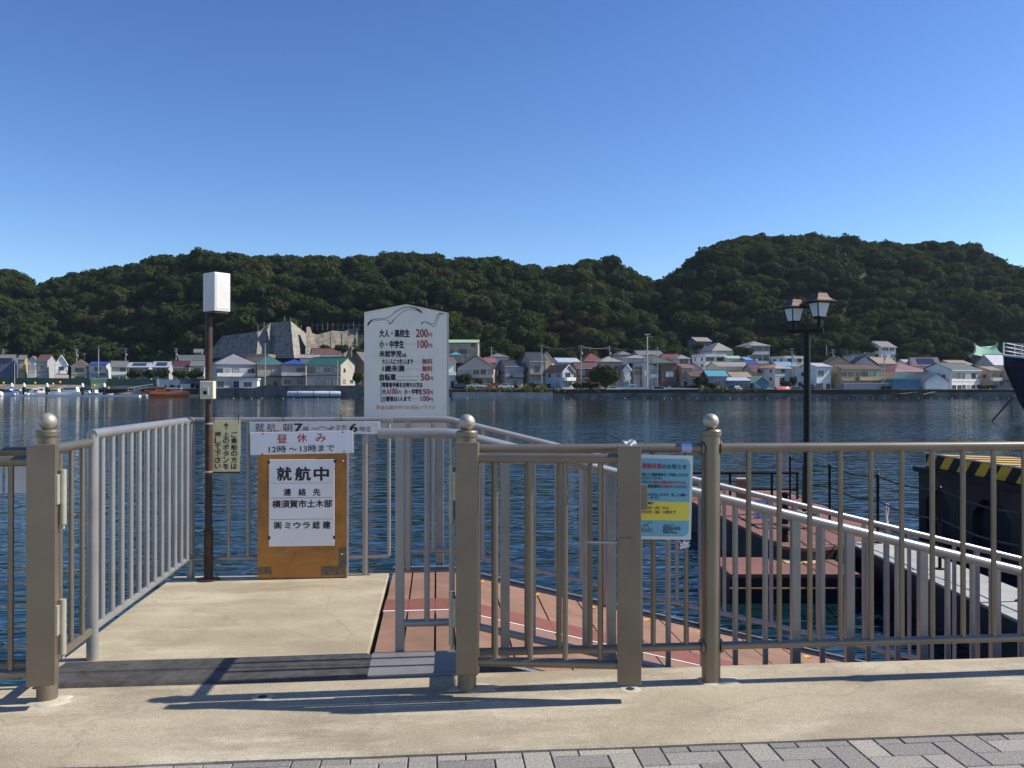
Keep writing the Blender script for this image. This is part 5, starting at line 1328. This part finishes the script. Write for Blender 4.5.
h('house with a red hipped roof left of the dark tree', 580, 602, 360.5, 352.8, 372, 36, 0, 8, 'hip', 'tan', 'redroof', win=1)
h('low brown roofed house with tiled lean-to roofs left of the dark tree', 572, 599, 368, 362.5, 388, 16, 0, 8, 'gx', 'brown', 'redbrown', opt='p', win=1)
h('pale hipped roof house directly behind the dark tree', 596, 622, 362, 356, 386, 24, 0, 8, 'hip', 'beige', 'lroof')
h('pale blue flat house behind the red hipped roof', 552, 580, 362, 358, 372, 34, 4, 8, 'gx', 'paleblue', 'paleblue', win=0)
h('narrow white house with a teal ground floor right of the dark tree', 619, 630, 369, 365, 390, 8, 0, 7, 'gy', 'white', 'greyroof', opt='kbBw')
h('dark beige narrow house next to the teal fronted house', 629, 638, 369, 367, 388, 11, 0, 8, 'flat', 'beige', 'dgrey', win=1)
h('beige flat roofed house with cream balcony by the tall lamp post', 636.5, 657.5, 367, 362.5, 388, 10, 5, 8, 'mono', 'lgrey', 'dgrey', opt='bw', win=1)
h('brown cube house with one white shuttered window by the parking lot', 656.5, 676.5, 364, 362.8, 388.5, 9, 0, 8, 'flat', 'brown', 'dbrown', win=0)
h('upper pale wing with slanting roof above the brown cube house', 648, 673.5, 362, 355, 370, 17, 0, 8, 'mono', 'cream', 'greyroof', floors=1)
h('wide grey roofed house in the second row behind the beige flat roofed house', 622, 650, 358.5, 354.5, 370, 30, 0, 9, 'hip', 'lgrey', 'lroof')
h('small grey house with rounded top in the third row', 614, 632, 355, 350.8, 366, 46, 0, 8, 'hip', 'lilac', 'greyroof', win=1)
h('long dark grey roofed house in the back row behind the lamp post', 634, 664, 355, 350.5, 366, 44, 0, 8, 'gx', 'grey', 'greyroof', win=1)
h('house with a red roof right of the slanting pale wing', 662, 682, 358, 354, 372, 34, 0, 8, 'gx', 'lgrey', 'redroof', win=1)
h('small grey blue house with a rounded hipped roof in the second row', 673, 690.5, 359, 354.5, 374, 27, 0, 7, 'hip', 'lilac', 'lav', win=1)
# right of centre
h('tan house with a pinkish roof right of the brown cube house', 676.5, 693, 367, 364, 389, 9, 0, 8, 'gx', 'tan', 'pinkroof', win=1)
h('grey gabled house with a brown roof right of the tan house', 684, 704, 368.5, 363, 388, 13, -6, 8, 'gy', 'lgrey', 'dbrown', win=0)
h('tan lean-to house with a brown roof left of the turquoise roofed shed', 686, 708, 376, 370.5, 389, 6.5, 0, 7, 'gx', 'tan', 'redbrown', win=1, floors=1)
h('grey house with a pale roof alone on the hill foot', 692, 711.5, 341.3, 337, 352, 74, 0, 9, 'gx', 'dgrey', 'lroof', win=1, floors=1)
h('house with a broad grey hipped roof on the rise', 706, 734, 351, 342, 364, 50, 0, 11, 'hip', 'lgrey', 'lroof', win=1, floors=1)
h('white block house with a dark lower window below the grey hipped roof', 697, 726, 357, 354, 370, 38, 5, 9, 'flat', 'white', 'lgrey', win=1)
h('white framed house with dark windows high on the rise', 742, 770.5, 345.8, 340.7, 361, 60, 5, 9, 'hip', 'lgrey', 'lav', win=2, dark=True)
h('low house with a pale green roof below the olive tree', 724, 743, 358.5, 356, 368, 36, 0, 7, 'gx', 'white', 'palegreen', win=1, floors=1)
h('small light blue house beside the pale green roof', 742, 751, 359.5, 357.3, 368, 34, 0, 6, 'gx', 'paleblue', 'tarp', win=0)
h('long house with a pale grey roof in the second row above the turquoise shed', 712, 750, 366, 362, 378, 22, 0, 8, 'gx', 'cream', 'lroof', win=1, floors=1)
h('small house with a bright blue roof in the second row on the right', 745, 760, 365, 361.3, 374, 28, 0, 7, 'gx', 'lgrey', 'blueroof', win=0)
h('house with a maroon roof left of the white house with the orange roof', 748, 774, 372, 364, 388, 17, 0, 8, 'gx', 'beige', 'maroon', win=1, floors=1)
h('grey brown low roof behind the blue sheds', 728, 752, 377, 372, 389, 11, 0, 7, 'gx', 'beige', 'tanroof', win=0, floors=1)
h('shed with a bright turquoise roof at the water', 705.5, 727.5, 376, 370.5, 389.5, 5, 7, 6, 'gx', 'bluegrey', 'turq', win=1, floors=1, cat='shed', name='shed')
h('blue sheet metal shed in the middle of the blue sheds', 727.5, 750, 381, 377.5, 390, 4.5, 0, 5, 'shed', 'bluesheet', 'paleblue', win=1, floors=1, cat='shed', name='shed')
h('dark blue shed with a pale green sloping roof', 749, 770, 382.5, 376.3, 391, 4, 16, 5, 'gy', 'bluesheet', 'palegreen', win=0, floors=1, cat='shed', name='shed')
h('white house with an orange tiled roof left of the lamp', 765, 791.5, 368, 364.2, 384, 12, 8, 8, 'hip', 'lilac', 'orange', win=1, floors=2)
h('house covered in blue sheeting behind the orange tiled roof', 774, 795, 366, 361.8, 376, 22, 0, 7, 'gx', 'paleblue', 'tarp', win=0)
h('pale two storey house in the back row left of the lamp', 777, 806, 358.5, 356, 372, 36, 5, 8, 'flat', 'cream', 'lgrey', win=1)
h('narrow white house directly behind the street lamp', 790, 807, 367.5, 366, 390, 13, 0, 8, 'flat', 'white', 'lgrey', win=1)
h('white two storey house right of the street lamp', 806.5, 832, 366.5, 363.2, 391.5, 7, 6, 9, 'gx', 'white', 'paleblue', win=2)
h('ochre two storey house with a brown eaves line behind the sheet fence', 830.5, 884, 368.2, 364.6, 392, 8, 4, 9, 'gx', 'ochre', 'redbrown', opt='bp', win=2)
h('house with a wide dark brown gable behind the ochre house', 825, 856, 365, 356.3, 376, 24, -6, 9, 'gy', 'tan', 'dbrown', win=1)
h('house with a black gable right of the wide brown gable', 853, 880, 365, 356, 376, 25, -8, 9, 'gy', 'lilac', 'navyroof', win=1)
h('house with a tan roof partly under a blue tarpaulin', 872, 897, 363.5, 357, 376, 28, 0, 9, 'gx', 'tan', 'tanroof', win=0)
h('white hillside house right of the pale olive tree', 873, 897, 347, 341, 360, 58, 5, 9, 'gx', 'white', 'dgrey', win=2)
h('flat grey building in the back row behind the brown gables', 852, 874, 355.5, 353.5, 364, 46, 0, 8, 'flat', 'lgrey', 'dgrey', win=1, cat='building', name='flat_building')
h('house with a pink hipped roof right of the ochre house', 885, 929, 371, 363.2, 391, 11, 3, 10, 'hip', 'pink', 'pinkroof', opt='d', win=1, floors=1)
h('blue green sheet metal shed at the water below the pink roof', 890, 921.5, 380, 378.6, 392.5, 4, 6, 5, 'flat', 'bluesheet', 'turq', win=0, cat='shed', name='shed')
h('long grey sheet metal shed at the water below the ochre house', 844, 891, 383.8, 382.8, 392, 4.5, 0, 4, 'flat', 'bluegrey', 'lgrey', win=0, cat='shed', name='shed')
h('house with a purple roof and solar panels behind the pink roof', 915, 945, 366, 357, 378, 24, -12, 9, 'gx', 'lgrey', 'purple', opt='s', win=1)
h('small pale teal gable behind the pink roof', 903, 918, 364, 359.5, 374, 30, 0, 7, 'gx', 'lgrey', 'bluegrey', win=0)
h('large white two storey house with a dark green grey roof near the ship', 930, 986, 370, 363.2, 393, 9, 16, 10, 'gx', 'white', 'dgreen', win=2)
h('small white shed with a steep dark gable beside the large white house', 923.5, 948.5, 381, 373.3, 393.5, 4, 5, 5, 'gy', 'white', 'dgrey', win=1, floors=1, cat='shed', name='boat_shed')
h('tan two storey house with a white balcony right of the large white house', 982, 1001, 370, 366.5, 392, 12, 3, 8, 'gx', 'tan', 'tanroof', opt='bBw', win=1)
h('cream house with an arched gable behind the ship bow', 998, 1020, 370, 365.5, 391, 13, 0, 8, 'gy', 'tan', 'tanroof', opt='p', win=1)
h('house with a grey blue steep roof behind the ship bow', 988, 1014, 364.5, 354.5, 378, 26, 0, 8, 'gx', 'bluegrey', 'bluegrey', win=0)
h('grey roofed house in the back row left of the temple', 946, 972, 364, 360.2, 374, 32, 0, 8, 'gx', 'beige', 'tanroof', win=1)
h('low grey house cut off by the right edge behind the ship', 1016, 1050, 370, 364, 392, 10, 0, 8, 'gx', 'lgrey', 'dgrey', win=1)
# details that belong to single houses are added as their parts
# green temple roof with upswept eaves
D = Ds(988)+44; zb_ = HC+(HY-366)/FPX*D
tm = thing('temple', 'temple with a pale green copper roof sweeping up at the corners', 'temple', cw((988-512)/FPX*D, D, zb_), -YAW+R(-18))
ppm = FPX/D; hz0 = (366-357)/ppm; hz1 = (366-347.5)/ppm
MB().box(-3.4, 3.4, 0.6, 6, -3, hz0+.2).build('wall', wm('dbrown'), tm)
rings = []; 
for k, (ex, ey, z, up) in enumerate(((4.6, 4.2, hz0, 1.0), (3.9, 3.2, hz0+.9, .45), (3.4, 1.9, hz0+2.0, .2), (3.1, .5, hz1-.3, .5), (3.1, .15, hz1, .7))):
    rg_ = []
    for i in range(24):
        a = 2*math.pi*i/24; c, s = math.cos(a), math.sin(a); m_ = max(abs(c), abs(s)); x, y = c/m_, s/m_
        rg_.append((x*ex, 3.3+y*ey, z + up*max(0, abs(x)+abs(y)-1.25)*1.3 + (up*abs(x)**3*.6 if k > 2 else 0)))
    rings.append(rg_)
vs = [p for g_ in rings for p in g_]; fs = [tuple(range(24))[::-1], tuple(96+i for i in range(24))]
for k in range(4):
    for i in range(24): fs.append((k*24+i, k*24+(i+1)%24, k*24+24+(i+1)%24, k*24+24+i))
MB().add(vs, fs).build('roof', wm('copper', True), tm, False, True)
for s in (-1, 1): MB().tube([(s*3.1, 3.3, hz1+.3), (s*3.5, 3.3, hz1+1.3), (s*3.4, 3.3, hz1+1.9)], [.22, .16, .05], 8).build('ridge_ornament', wm('copper', True), tm)

# blue tarpaulin canopy beside the fare board
D = Ds(456)+52; c0 = far(456, 357, D)
cn = thing('canopy_tent', 'bright blue canopy tent right of the fare board', 'tent', c0, -YAW)
z1 = (357-352.3)/FPX*D
MB().add([(-2.3,-2,z1*.42),(2.3,-2,z1*.42),(2.3,2,z1*.42),(-2.3,2,z1*.42),(-.3,0,z1),(.3,0,z1)], [(0,1,5,4),(1,2,5),(2,3,4,5),(3,0,4),(3,2,1,0)]).build('canopy', wm('turq', True), cn)
for x in (-2.2, 2.2):
    for y in (-1.9, 1.9): MB().tube([(x,y,-2),(x,y,z1*.42)], .05, 6).build('leg', 'steel', cn)

# ------------------------------------------------------------------ poles
def upole(label, px, yt, yb, off, arms=2, r=.15, lampy=None, name='utility_pole', cat='utility pole', m='polegrey'):
    D = Ds(px)+off; p = cw((px-512)/FPX*D, D, HC+(HY-yb)/FPX*D); hgt = (yb-yt)/FPX*D
    t = thing(name, label, cat, p, -YAW+R(hr.uniform(-25, 25)))
    MB().tube([(0,0,-2),(0,0,hgt)], [r*1.15, r*.8], 8).build('pole', m, t, False, True)
    for i in range(arms): MB().box(-.85, .85, -.06, .06, hgt-.35-.85*i, hgt-.22-.85*i).build('crossarm', m, t)
    if arms > 1: MB().lathe([(.2, hgt-2.9), (.22, hgt-2.8), (.22, hgt-2.1), (.15, hgt-2.0)], (.32, 0, 0), 10).build('transformer', 'polegrey', t, False, True)
    return t
M['polewood'] = mat('pole_dark', (.09, .075, .06), .9, 0, .2, 2)
for a in (('pale utility pole behind the blue walled house at the left edge', 3, 349, 372, 22, 2), ('utility pole with crossarms behind the cream hipped house', 76.5, 349, 372, 26, 2), ('tall thin utility pole in front of the lilac grey house', 98.5, 346, 381, 9, 1),
          ('utility pole standing behind the slate roofed white house', 125.5, 348, 372, 26, 2), ('thin pole on the bank in front of the ochre house', 14.5, 362, 384, 5, 0), ('utility pole between the cream flat building and the maroon roof', 176, 348, 376, 34, 2),
          ('utility pole in front of the teal roofed house', 265, 343, 388, 7, 1), ('utility pole by the tan slope left of the fare board', 351.5, 341, 372, 30, 2), ('thin pole at the corner of the green roofed house', 337.5, 360, 387, 5, 0),
          ('utility pole left of the pink gabled house roof', 479.5, 345, 372, 32, 1), ('utility pole right of the maroon gable', 491.5, 347, 372, 32, 1), ('tall utility pole beside the tall dark roofed house', 541.7, 345, 389, 6, 1),
          ('tall utility pole left of the dark tree at the water', 581, 345, 390, 5.5, 2), ('utility pole behind the dark tree', 609.5, 346, 372, 34, 2), ('dark utility pole in front of the brown cube house', 657.5, 347, 389, 6, 1),
          ('utility pole left of the street lamp', 792, 348, 388, 9, 2), ('utility pole with crossarms in front of the pink roof', 884.3, 350, 389, 6, 2), ('utility pole behind the street lamp tree', 833, 349, 366, 45, 2), ('thin pole behind the hill house right of the lamp', 826.5, 345, 362, 50, 0)):
    upole(*a)
upole('tall pale floodlight mast in the parking lot', 647.3, 334.5, 391, 4, 0, .2, name='light_mast', cat='light mast', m='meshfence')
mm_ = [q for q in bpy.data.objects if q.name.startswith('light_mast')][0]
hg = (391-334.5)/FPX*(Ds(647)+4); MB().box(-.85, .85, -.18, .18, hg-.1, hg+.18).build('lamp_head', 'shutter', mm_)
def wire(label, a, b, sag, name='power_line'):
    m = MB(); L_ = []
    for i in range(13): s = i/12; p = Vector(a).lerp(Vector(b), s); p.z -= sag*4*s*(1-s); L_.append(p)
    return tag(m.tube(L_, .035, 5).build(name, 'polegrey'), label, 'power line')
P1, P2, P3 = far(581, 346.5, Ds(581)+5.5), far(609.5, 347.5, Ds(609)+34), far(657.5, 349, Ds(657)+6)
wire('thin overhead wire from the tall utility pole to the pole behind the dark tree', P1, P2, .5)
wire('thin overhead wire from the pole behind the dark tree to the brown cube house', P2, P3, .6)
wire('thin overhead wire passing above the centre roofs to the tall utility pole', far(541.7, 347, Ds(541)+6), P1, .5)

# ------------------------------------------------------------------ cars
def car(label, px, yb, off, rz, col, van=False, name=None, group=None):
    D = Ds(px)+off; L, Wd, H_ = (4.4, 1.72, 1.45) if not van else (4.2, 1.68, 1.85)
    t = thing(name or ('parked_van' if van else 'parked_car'), label, 'van' if van else 'car', cw((px-512)/FPX*D, D, HC+(HY-yb)/FPX*D), -YAW+R(rz), group or 'vehicles parked along the far shore')
    side = [(-L/2,.3),(-L/2,.75),(-L/2+.1,.88),(-L/4,.95),(L/2-.12,.92),(L/2,.75),(L/2,.3)] if not van else [(-L/2,.3),(-L/2,.8),(-L/2+.2,.98),(-L/2+.75,1.05),(L/2-.05,1.05),(L/2,.8),(L/2,.3)]
    cabin = [(-L/4-.15,.94),(-L/9,H_-.05),(0,H_),(L/4-.1,H_),(L/2-.45,.93)] if not van else [(-L/2+.55,1.02),(-L/2+1.05,H_-.04),(-L/2+1.3,H_),(L/2-.25,H_),(L/2-.06,1.04)]
    c = mat('car_paint_'+str(len(WM)), col, .25, .2, .03); WM[('car', label)] = c
    MB().prism(side, Wd, lambda u, v, w_: (u, w_-Wd/2, v)).build('body', c, t)
    MB().prism(cabin, Wd-.3, lambda u, v, w_: (u, w_-Wd/2+.15, v)).build('cabin', c, t)
    g = [(u*.88 + (cabin[2][0])*.12, v-.07 if v > 1.1 else v+.05) for u, v in cabin]
    m = MB()
    for s in (-1, 1): m.add([(u, s*(Wd/2-.145), v) for u, v in g], [(0,1,2,3,4)])
    a, b = cabin[0], cabin[1]; m.add([(a[0]-.01,-Wd/2+.25,a[1]+.05),(a[0]-.01,Wd/2-.25,a[1]+.05),(b[0]-.01,Wd/2-.25,b[1]-.05),(b[0]-.01,-Wd/2+.25,b[1]-.05)], [(0,1,2,3)])
    m.build('window', 'glassdark', t)
    for x in (-L*.31, L*.3):
        for s in (-1, 1):
            wv = MB(); 
            wv.tube([(x, s*(Wd/2-.2), .3), (x, s*(Wd/2+.01), .3)], .3, 14).build('wheel', 'rubber', t, False)
    return t
car('white car parked behind the reeds, leftmost of the row by the pink house', 473.5, 388.0, 5, 4, (.75,.75,.74))
car('cream car parked between the white and the red car', 486, 388.2, 6, 8, (.62,.6,.5))
car('red car parked in front of the pink gabled house', 495, 387.6, 6.2, 6, (.42,.03,.03))
car('white car parked on the right of the red car', 506, 388.6, 4.6, 176, (.78,.78,.77))
car('dark car parked under the reddish tree right of the fare board', 461, 388.2, 5, 3, (.04,.06,.09))
car('silver van parked beside the low fence of the parking lot', 659, 392.6, 2.2, 178, (.55,.57,.62), True)
car('white car half hidden behind the dark tree by the parking lot', 613.5, 391.5, 3, 175, (.75,.75,.74))
car('pale car parked right of the dark blue shed', 775, 391.4, 3.4, 150, (.6,.62,.63))
car('white van parked beside the street lamp', 797, 393, 3.0, 160, (.72,.73,.74), True)
car('white car parked among the reeds near the turquoise roofed shed', 736.5, 391, 3.2, 95, (.7,.7,.68))
car('blue truck parked near the tan house behind the ship', 1001, 391.5, 3.4, 5, (.03,.09,.26), True)

# vending cabinet, small structures at the lot
D = Ds(632.5)+3.6; vb = thing('recycling_kiosk', 'small white kiosk with a green open front in the parking lot', 'kiosk', far(632.5, 391.5, D), -YAW)
MB().prism([(-1.05,0),(1.05,0),(1.05,1.7),(.7,2.15),(-.7,2.15),(-1.05,1.7)], 1.2, lambda u, v, w_: (u, w_, v)).build('shell', 'shutter', vb)
MB().prism([(-.8,.1),(.8,.1),(.8,1.5),(.5,1.85),(-.5,1.85),(-.8,1.5)], .05, lambda u, v, w_: (u, w_-.051, v)).build('front', mat('kiosk_green', (.05,.33,.06), .5), vb)

# ------------------------------------------------------------------ boats on the far shore
def boat(label, px, off, L, B, H, rz, hull, cab=None, cabcol='white', cover=None, deckcol='white', name='motor_boat', group=None, stripe=None):
    if group: off -= 2.2
    D = Ds(px)+off; t = thing(name, label, 'boat', cw((px-512)/FPX*D, D, WATER), -YAW+R(rz), group)
    H *= 1.35; L *= 1.1
    v_, f_ = hull_mesh(L, B, H, .4, .35, .14, .45, 12)
    v_ = [(x-L/2, y, z) for x, y, z in v_]
    MB().add(v_, f_).build('hull', hull, t, False, True)
    if cab:
        x0, x1, hh = cab; hh *= 1.35
        m = MB().prism([(x0, H*.8), (x0+.1, H+hh), (x1-.5, H+hh), (x1, H*.85)], B*.62, lambda u, v, w_: (u, w_-B*.31, v)); m.build('cabin', cabcol, t)
        gl_ = MB()
        for s in (-1, 1): gl_.box(x0+.3, x1-.75, s*(B*.31)-.02, s*(B*.31)+.02, H+hh*.42, H+hh*.82)
        gl_.build('window', 'glassdark', t)
        MB().box(x0-.15, x1-.35, -B*.34, B*.34, H+hh+.001, H+hh+.1).build('roof', deckcol, t)
    if cover:
        MB().prism([(-L*.42, H), (-L*.3, H+.75), (L*.1, H+.8), (L*.3, H+.1)], B*.8, lambda u, v, w_: (u, w_-B*.4, v)).build('cover', cover, t)
    return t
M['orangehull'] = mat('orange_hull', (.78, .17, .03), .4, 0, .08, 1)
M['bluecover'] = mat('blue_cover', (.03, .09, .35), .7, 0, .2, 1)
M['tealcover'] = mat('teal_cover', (.12, .3, .42), .7, 0, .15, 1)
M['greyhull'] = mat('grey_hull', (.4, .42, .46), .5, 0, .1)
ob = boat('orange workboat with a grey roofed wheelhouse moored on the left shore', 170.5, -6, 14.2, 3.6, 1.35, 194, 'orangehull')
MB().box(-6.9, 6.0, -1.85, 1.85, 1.1, 1.3).build('rubbing_strake', 'seawallpale', ob)
MB().prism([(1.2,1.3),(1.2,3.1),(4.1,3.1),(4.5,1.3)], 2.6, lambda u, v, w_: (u, w_-1.3, v)).build('wheelhouse', 'orangehull', ob)
MB().box(1.6, 3.8, -1.34, 1.34, 2.3, 2.9).build('window', 'glassdark', ob)
MB().box(.9, 4.7, -1.5, 1.5, 3.105, 3.25).build('wheelhouse_roof', mat('boat_maroon', (.25,.07,.05), .6), ob)
MB().box(-3.4, 1.15, -1.5, 1.5, 2.55, 2.95).build('canopy', 'greyhull', ob)
for x in (-3.3, -1.8, -.3): 
    for s in (-1.4, 1.4): MB().tube([(x, s, 1.3), (x, s, 2.55)], .09, 6).build('canopy_post', 'orangehull', ob)
MB().prism([(-5.8,1.3),(-5.4,1.9),(-1.0,2.05),(1.1,1.7),(1.1,1.3)], 2.2, lambda u, v, w_: (u, w_-1.1, v)).build('deck_cover', 'white', ob)
MB().tube([(3.6, 0, 3.25), (3.6, 0, 5.6)], .06, 6).build('mast', 'white', ob)
MG = 'small boats moored in the marina'
boat('small boat under a bright blue cover at the left edge of the marina', 8, -5, 6.0, 2.2, .95, 170, 'white', (-1.4, 1.0, 1.0), cover='bluecover', group=MG)
boat('white motor boat next to the dark mooring pile at the left', 17, -2, 6.4, 2.2, .9, 15, 'white', (-1.2, 1.6, .9), group=MG)
boat('small boat with a teal cover between the white boats', 27, -1, 6.2, 2.1, .8, 8, 'white', cover='tealcover', group=MG)
boat('white cabin boat below the pink house', 35, -2, 5.6, 2.2, .9, 60, 'white', (-1.2, 1.2, 1.0), group=MG)
boat('grey hulled boat with a pale canopy below the pink house', 42, -2, 6, 2.2, .9, 40, 'greyhull', (-1.4, 1.0, 1.3), group=MG)
boat('white speedboat with a raked cabin left of the longest cruiser', 56, -2.5, 6.6, 2.3, .9, -8, 'white', (-1.6, 1.6, .9), group=MG)
boat('long white cabin cruiser near the middle of the marina', 72.5, -2.5, 9.5, 2.8, 1.1, -3, 'white', (-3.0, 2.2, 1.25), group=MG)
boat('small low white boat right of the cabin cruiser', 88, -1.5, 5.4, 2.0, .75, 6, 'white', (-.8, .9, .7), group=MG)
boat('white boat with a grey windscreen by the green cabin', 95.5, -1.5, 5.6, 2.1, .8, -20, 'greyhull', (-.9, .8, .8), group=MG)
boat('little white dinghy at the right end of the marina', 106, -2, 4.4, 1.8, .65, 10, 'white', group=MG)
# red upturned boat on the right shore
D = Ds(783)+1.8; rbt = thing('rowing_boat', 'red boat with a white rim lying upside down on the right shore', 'boat', cw((783-512)/FPX*D, D, .78), -YAW+R(8))
v_, f_ = hull_mesh(4.6, 1.6, .55, .3, .4, .1, .3, 10)
MB().add([(x-2.3, y, .62-z) for x, y, z in v_], f_).build('hull', mat('red_boat', (.42,.06,.05), .5, 0, .1), rbt, False, True)
MB().box(-2.2, 1.9, -.8, .8, .0, .1).build('rim', 'white', rbt)
# floating pontoons of the marina
def fpont(label, px0, px1, off, z=.5, m='white', name='floating_dock'):
    D0, D1 = Ds(px0)+off, Ds(px1)+off; a, b = Vector(cw((px0-512)/FPX*D0, D0, WATER)), Vector(cw((px1-512)/FPX*D1, D1, WATER))
    mm = MB(); u = (b-a).normalized(); n_ = Vector((-u.y, u.x, 0))*1.2
    top = [a, b, b+n_, a+n_]; vs = [tuple(p+Vector((0,0,-.3))) for p in top]+[tuple(p+Vector((0,0,z))) for p in top]
    return tag(mm.add(vs, [(3,2,1,0),(4,5,6,7),(0,1,5,4),(1,2,6,5),(2,3,7,6),(3,0,4,7)]).build(name, m), label, 'floating dock')
fpont('long pale floating dock in front of the small boats', 14, 139, -8.6)
fpont('floating dock end with a white cover at the far left of the marina', -40, 6, -8.5, .6)
fpont('grey floating dock left of the orange boat', 128, 146, -4, .7, 'greyhull')
gp = thing('dock_ramp', 'grey railed ramp down to the floating dock left of the orange boat', 'ramp', far(141, 390, Ds(141)-1), -YAW)
MB().add([(-4,-.7,-.4),(4,-.7,.9),(4,.7,.9),(-4,.7,-.4),(-4,-.7,-.2),(4,-.7,1.1),(4,.7,1.1),(-4,.7,-.2)], [(3,2,1,0),(4,5,6,7),(0,1,5,4),(1,2,6,5),(2,3,7,6),(3,0,4,7)]).build('ramp', 'greyhull', gp)
for s in (-.7, .7): MB().tube([(-4, s, .7), (4, s, 2.0)], .06, 6).build('handrail', 'white', gp)
for i in range(5): MB().tube([(-4+2*i, -.7, -.3+.325*i), (-4+2*i, -.7, .7+.325*i)], .05, 6).build('upright', 'white', gp)
# piles with white caps
PT = [(11.8, 'first'), (24, ''), (47, ''), (82.5, ''), (104.2, '')]
LB = ['dark mooring pile with a white cap beside the blue covered boat', 'dark mooring pile with a white cap behind the teal covered boat', 'dark mooring pile with a white cap left of the raked speedboat',
      'dark mooring pile with a white cap right of the cabin cruiser', 'dark mooring pile with a white cap in front of the green cabin']
for (px, _), lb in zip(PT, LB):
    D = Ds(px)-6.0; p = cw((px-512)/FPX*D, D, WATER); big = .42
    t = thing('mooring_pile', lb, 'mooring pile', p, 0, 'capped mooring piles in the marina')
    hgt = (396.5-386.8)/FPX*D
    MB().tube([(0,0,-.5),(0,0,hgt)], big, 12).build('pile', 'black', t, False, True)
    MB().lathe([(big*1.15, hgt-.1), (big*1.2, hgt+.5), (big*.6, hgt+1.1), (.05, hgt+1.25)], (0,0,0), 14).build('cap', 'white', t, False, True)
YB = ['yellow float on the bank near the left edge', 'yellow float on the bank left of the raked speedboat', 'large yellow float on the bank above the raked speedboat', 'orange float on the bank by the cabin cruiser', 'yellow float on the bank below the green cabin', 'yellow float at the right end of the marina bank']
for px, py, lb in zip((3.4, 35, 53, 60, 94.3, 108.5), (383, 383, 384, 382.2, 385.5, 388), YB):
    D = Ds(px)+1.6; o = MB().ball(far(px, py, D), .36, 12, 8, 1.2).build('float', 'hazyellow', None, False, True); tag(o, lb, 'float', 'yellow floats on the marina bank')
o = MB().ball(far(.5, 394.5, 290), .9, 14, 10, 1.2).build('fender_float', 'white', None, False, True); tag(o, 'large white round float at the far left edge of the marina', 'float')
# long silver covered float below the green roofed house
D = Ds(315)-2; a = Vector(far(287.5, 394, D)); b = Vector(far(341, 394, D))
sc_ = thing('float_tube', 'long silver grey tube floating below the green roofed house', 'float tube', tuple(a.lerp(b, .5)))
MB().tube([a, a+(b-a)*.02, b-(b-a)*.02, b], [.7, .85, .85, .7], 16).build('tube', mat('silver_sheet', (.5,.54,.62), .45, 0, .12, 1), sc_, True, True)
for f in (.2, .5, .8): q_ = a.lerp(b, f); MB().tube([q_-(b-a)*.004, q_+(b-a)*.004], .9, 16).build('strap', 'black', sc_, True, True)
# line of floats on the water across the far shore
rbuoy = random.Random(4); base = None
xb = 214.0
while xb < 1010:
    D = 236 + rbuoy.uniform(-.5, .5); p = cw((xb-512)/FPX*D, D, WATER+.02)
    s = rbuoy.uniform(.3, .7)
    if base is None:
        base = MB().lathe([(.02,-.1),(.16,-.05),(.2,.06),(.15,.17),(.03,.22)], (0,0,0), 10).build('buoy', 'cream', None, False, True)
        tag(base, 'small pale float in the long line of floats in front of the far seawall', 'buoy', 'line of floats in front of the far seawall'); o = base
    else: o = base.copy(); COL.objects.link(o)
    o.location = p; o.scale = (s, s, s)
    xb += rbuoy.choice((7.5, 9, 10.5, 12))
# debris and broken timber jetty under the pink roof
jt = thing('timber_jetty', 'broken dark timber jetty at the water below the blue green shed', 'jetty', far(912, 397, Ds(912)-1.5), -YAW)
for i, (x, zz, ln_, rz) in enumerate(((-4,.9,4,.15),(-1,1.1,4.5,-.1),(2,.9,4,.2),(4.5,1.0,4,-.22))):
    MB().cbox(-ln_/2, ln_/2, -1.0, 1.0, -.08, .08, .02, Matrix.Translation((x,0,zz)) @ Matrix.Rotation(rz, 4, 'Y')).build('deck', mat('old_timber_%d' % i, (.16,.12,.085), .9, 0, .3, 2), jt)
for x in (-5.5, -3, -.5, 2, 4.5, 6): MB().tube([(x,-.8,-1),(x,-.8,1.0)], .12, 8).build('pile', 'polewood', jt)

# extra parts of single houses
def by(prefix): return [q for q in bpy.data.objects if q.get('label', '').startswith(prefix)][0]
bc = by('brown cube house'); W_ = 20/FPX*(Ds(666)+9)
window(bc, 'f', .2, 3.55, 2.3, 1.35, W_, 8, 'brown', pane='shutter')
MB().box(-W_/2+.2, W_/2-.2, -.05, .02, .2, 2.1).build('garage_door', wm('dbrown'), bc)
wh = by('tall white gabled house with pink'); MB().box(-2.2, 2.4, -1.25, -.02, 1.0, 2.9).build('pink_bay', wm('pink'), wh)
tf = by('narrow white house with a teal'); MB().box(-1.4, 1.4, -.3, -.02, 0, 2.0).build('teal_front', wm('turq'), tf)

HAZE = .000065
# ------------------------------------------------------------------ thin sea haze
hm = bpy.data.materials.new('thin_haze'); hm.use_nodes = True; nt = hm.node_tree
for n_ in list(nt.nodes):
    if n_.type == 'BSDF_PRINCIPLED': nt.nodes.remove(n_)
pvn = nt.nodes.new('ShaderNodeVolumePrincipled'); pvn.inputs['Color'].default_value = (.68, .82, 1, 1); pvn.inputs['Density'].default_value = HAZE; pvn.inputs['Anisotropy'].default_value = .3
nt.links.new(pvn.outputs[0], nt.nodes['Material Output'].inputs['Volume'])
hz_ = MB().box(-1400, 1400, -80, 1250, -6, 95).build('haze', hm); hz_['kind'] = 'stuff'; hz_['label'] = 'thin pale haze in the air between the quay and the far hills'
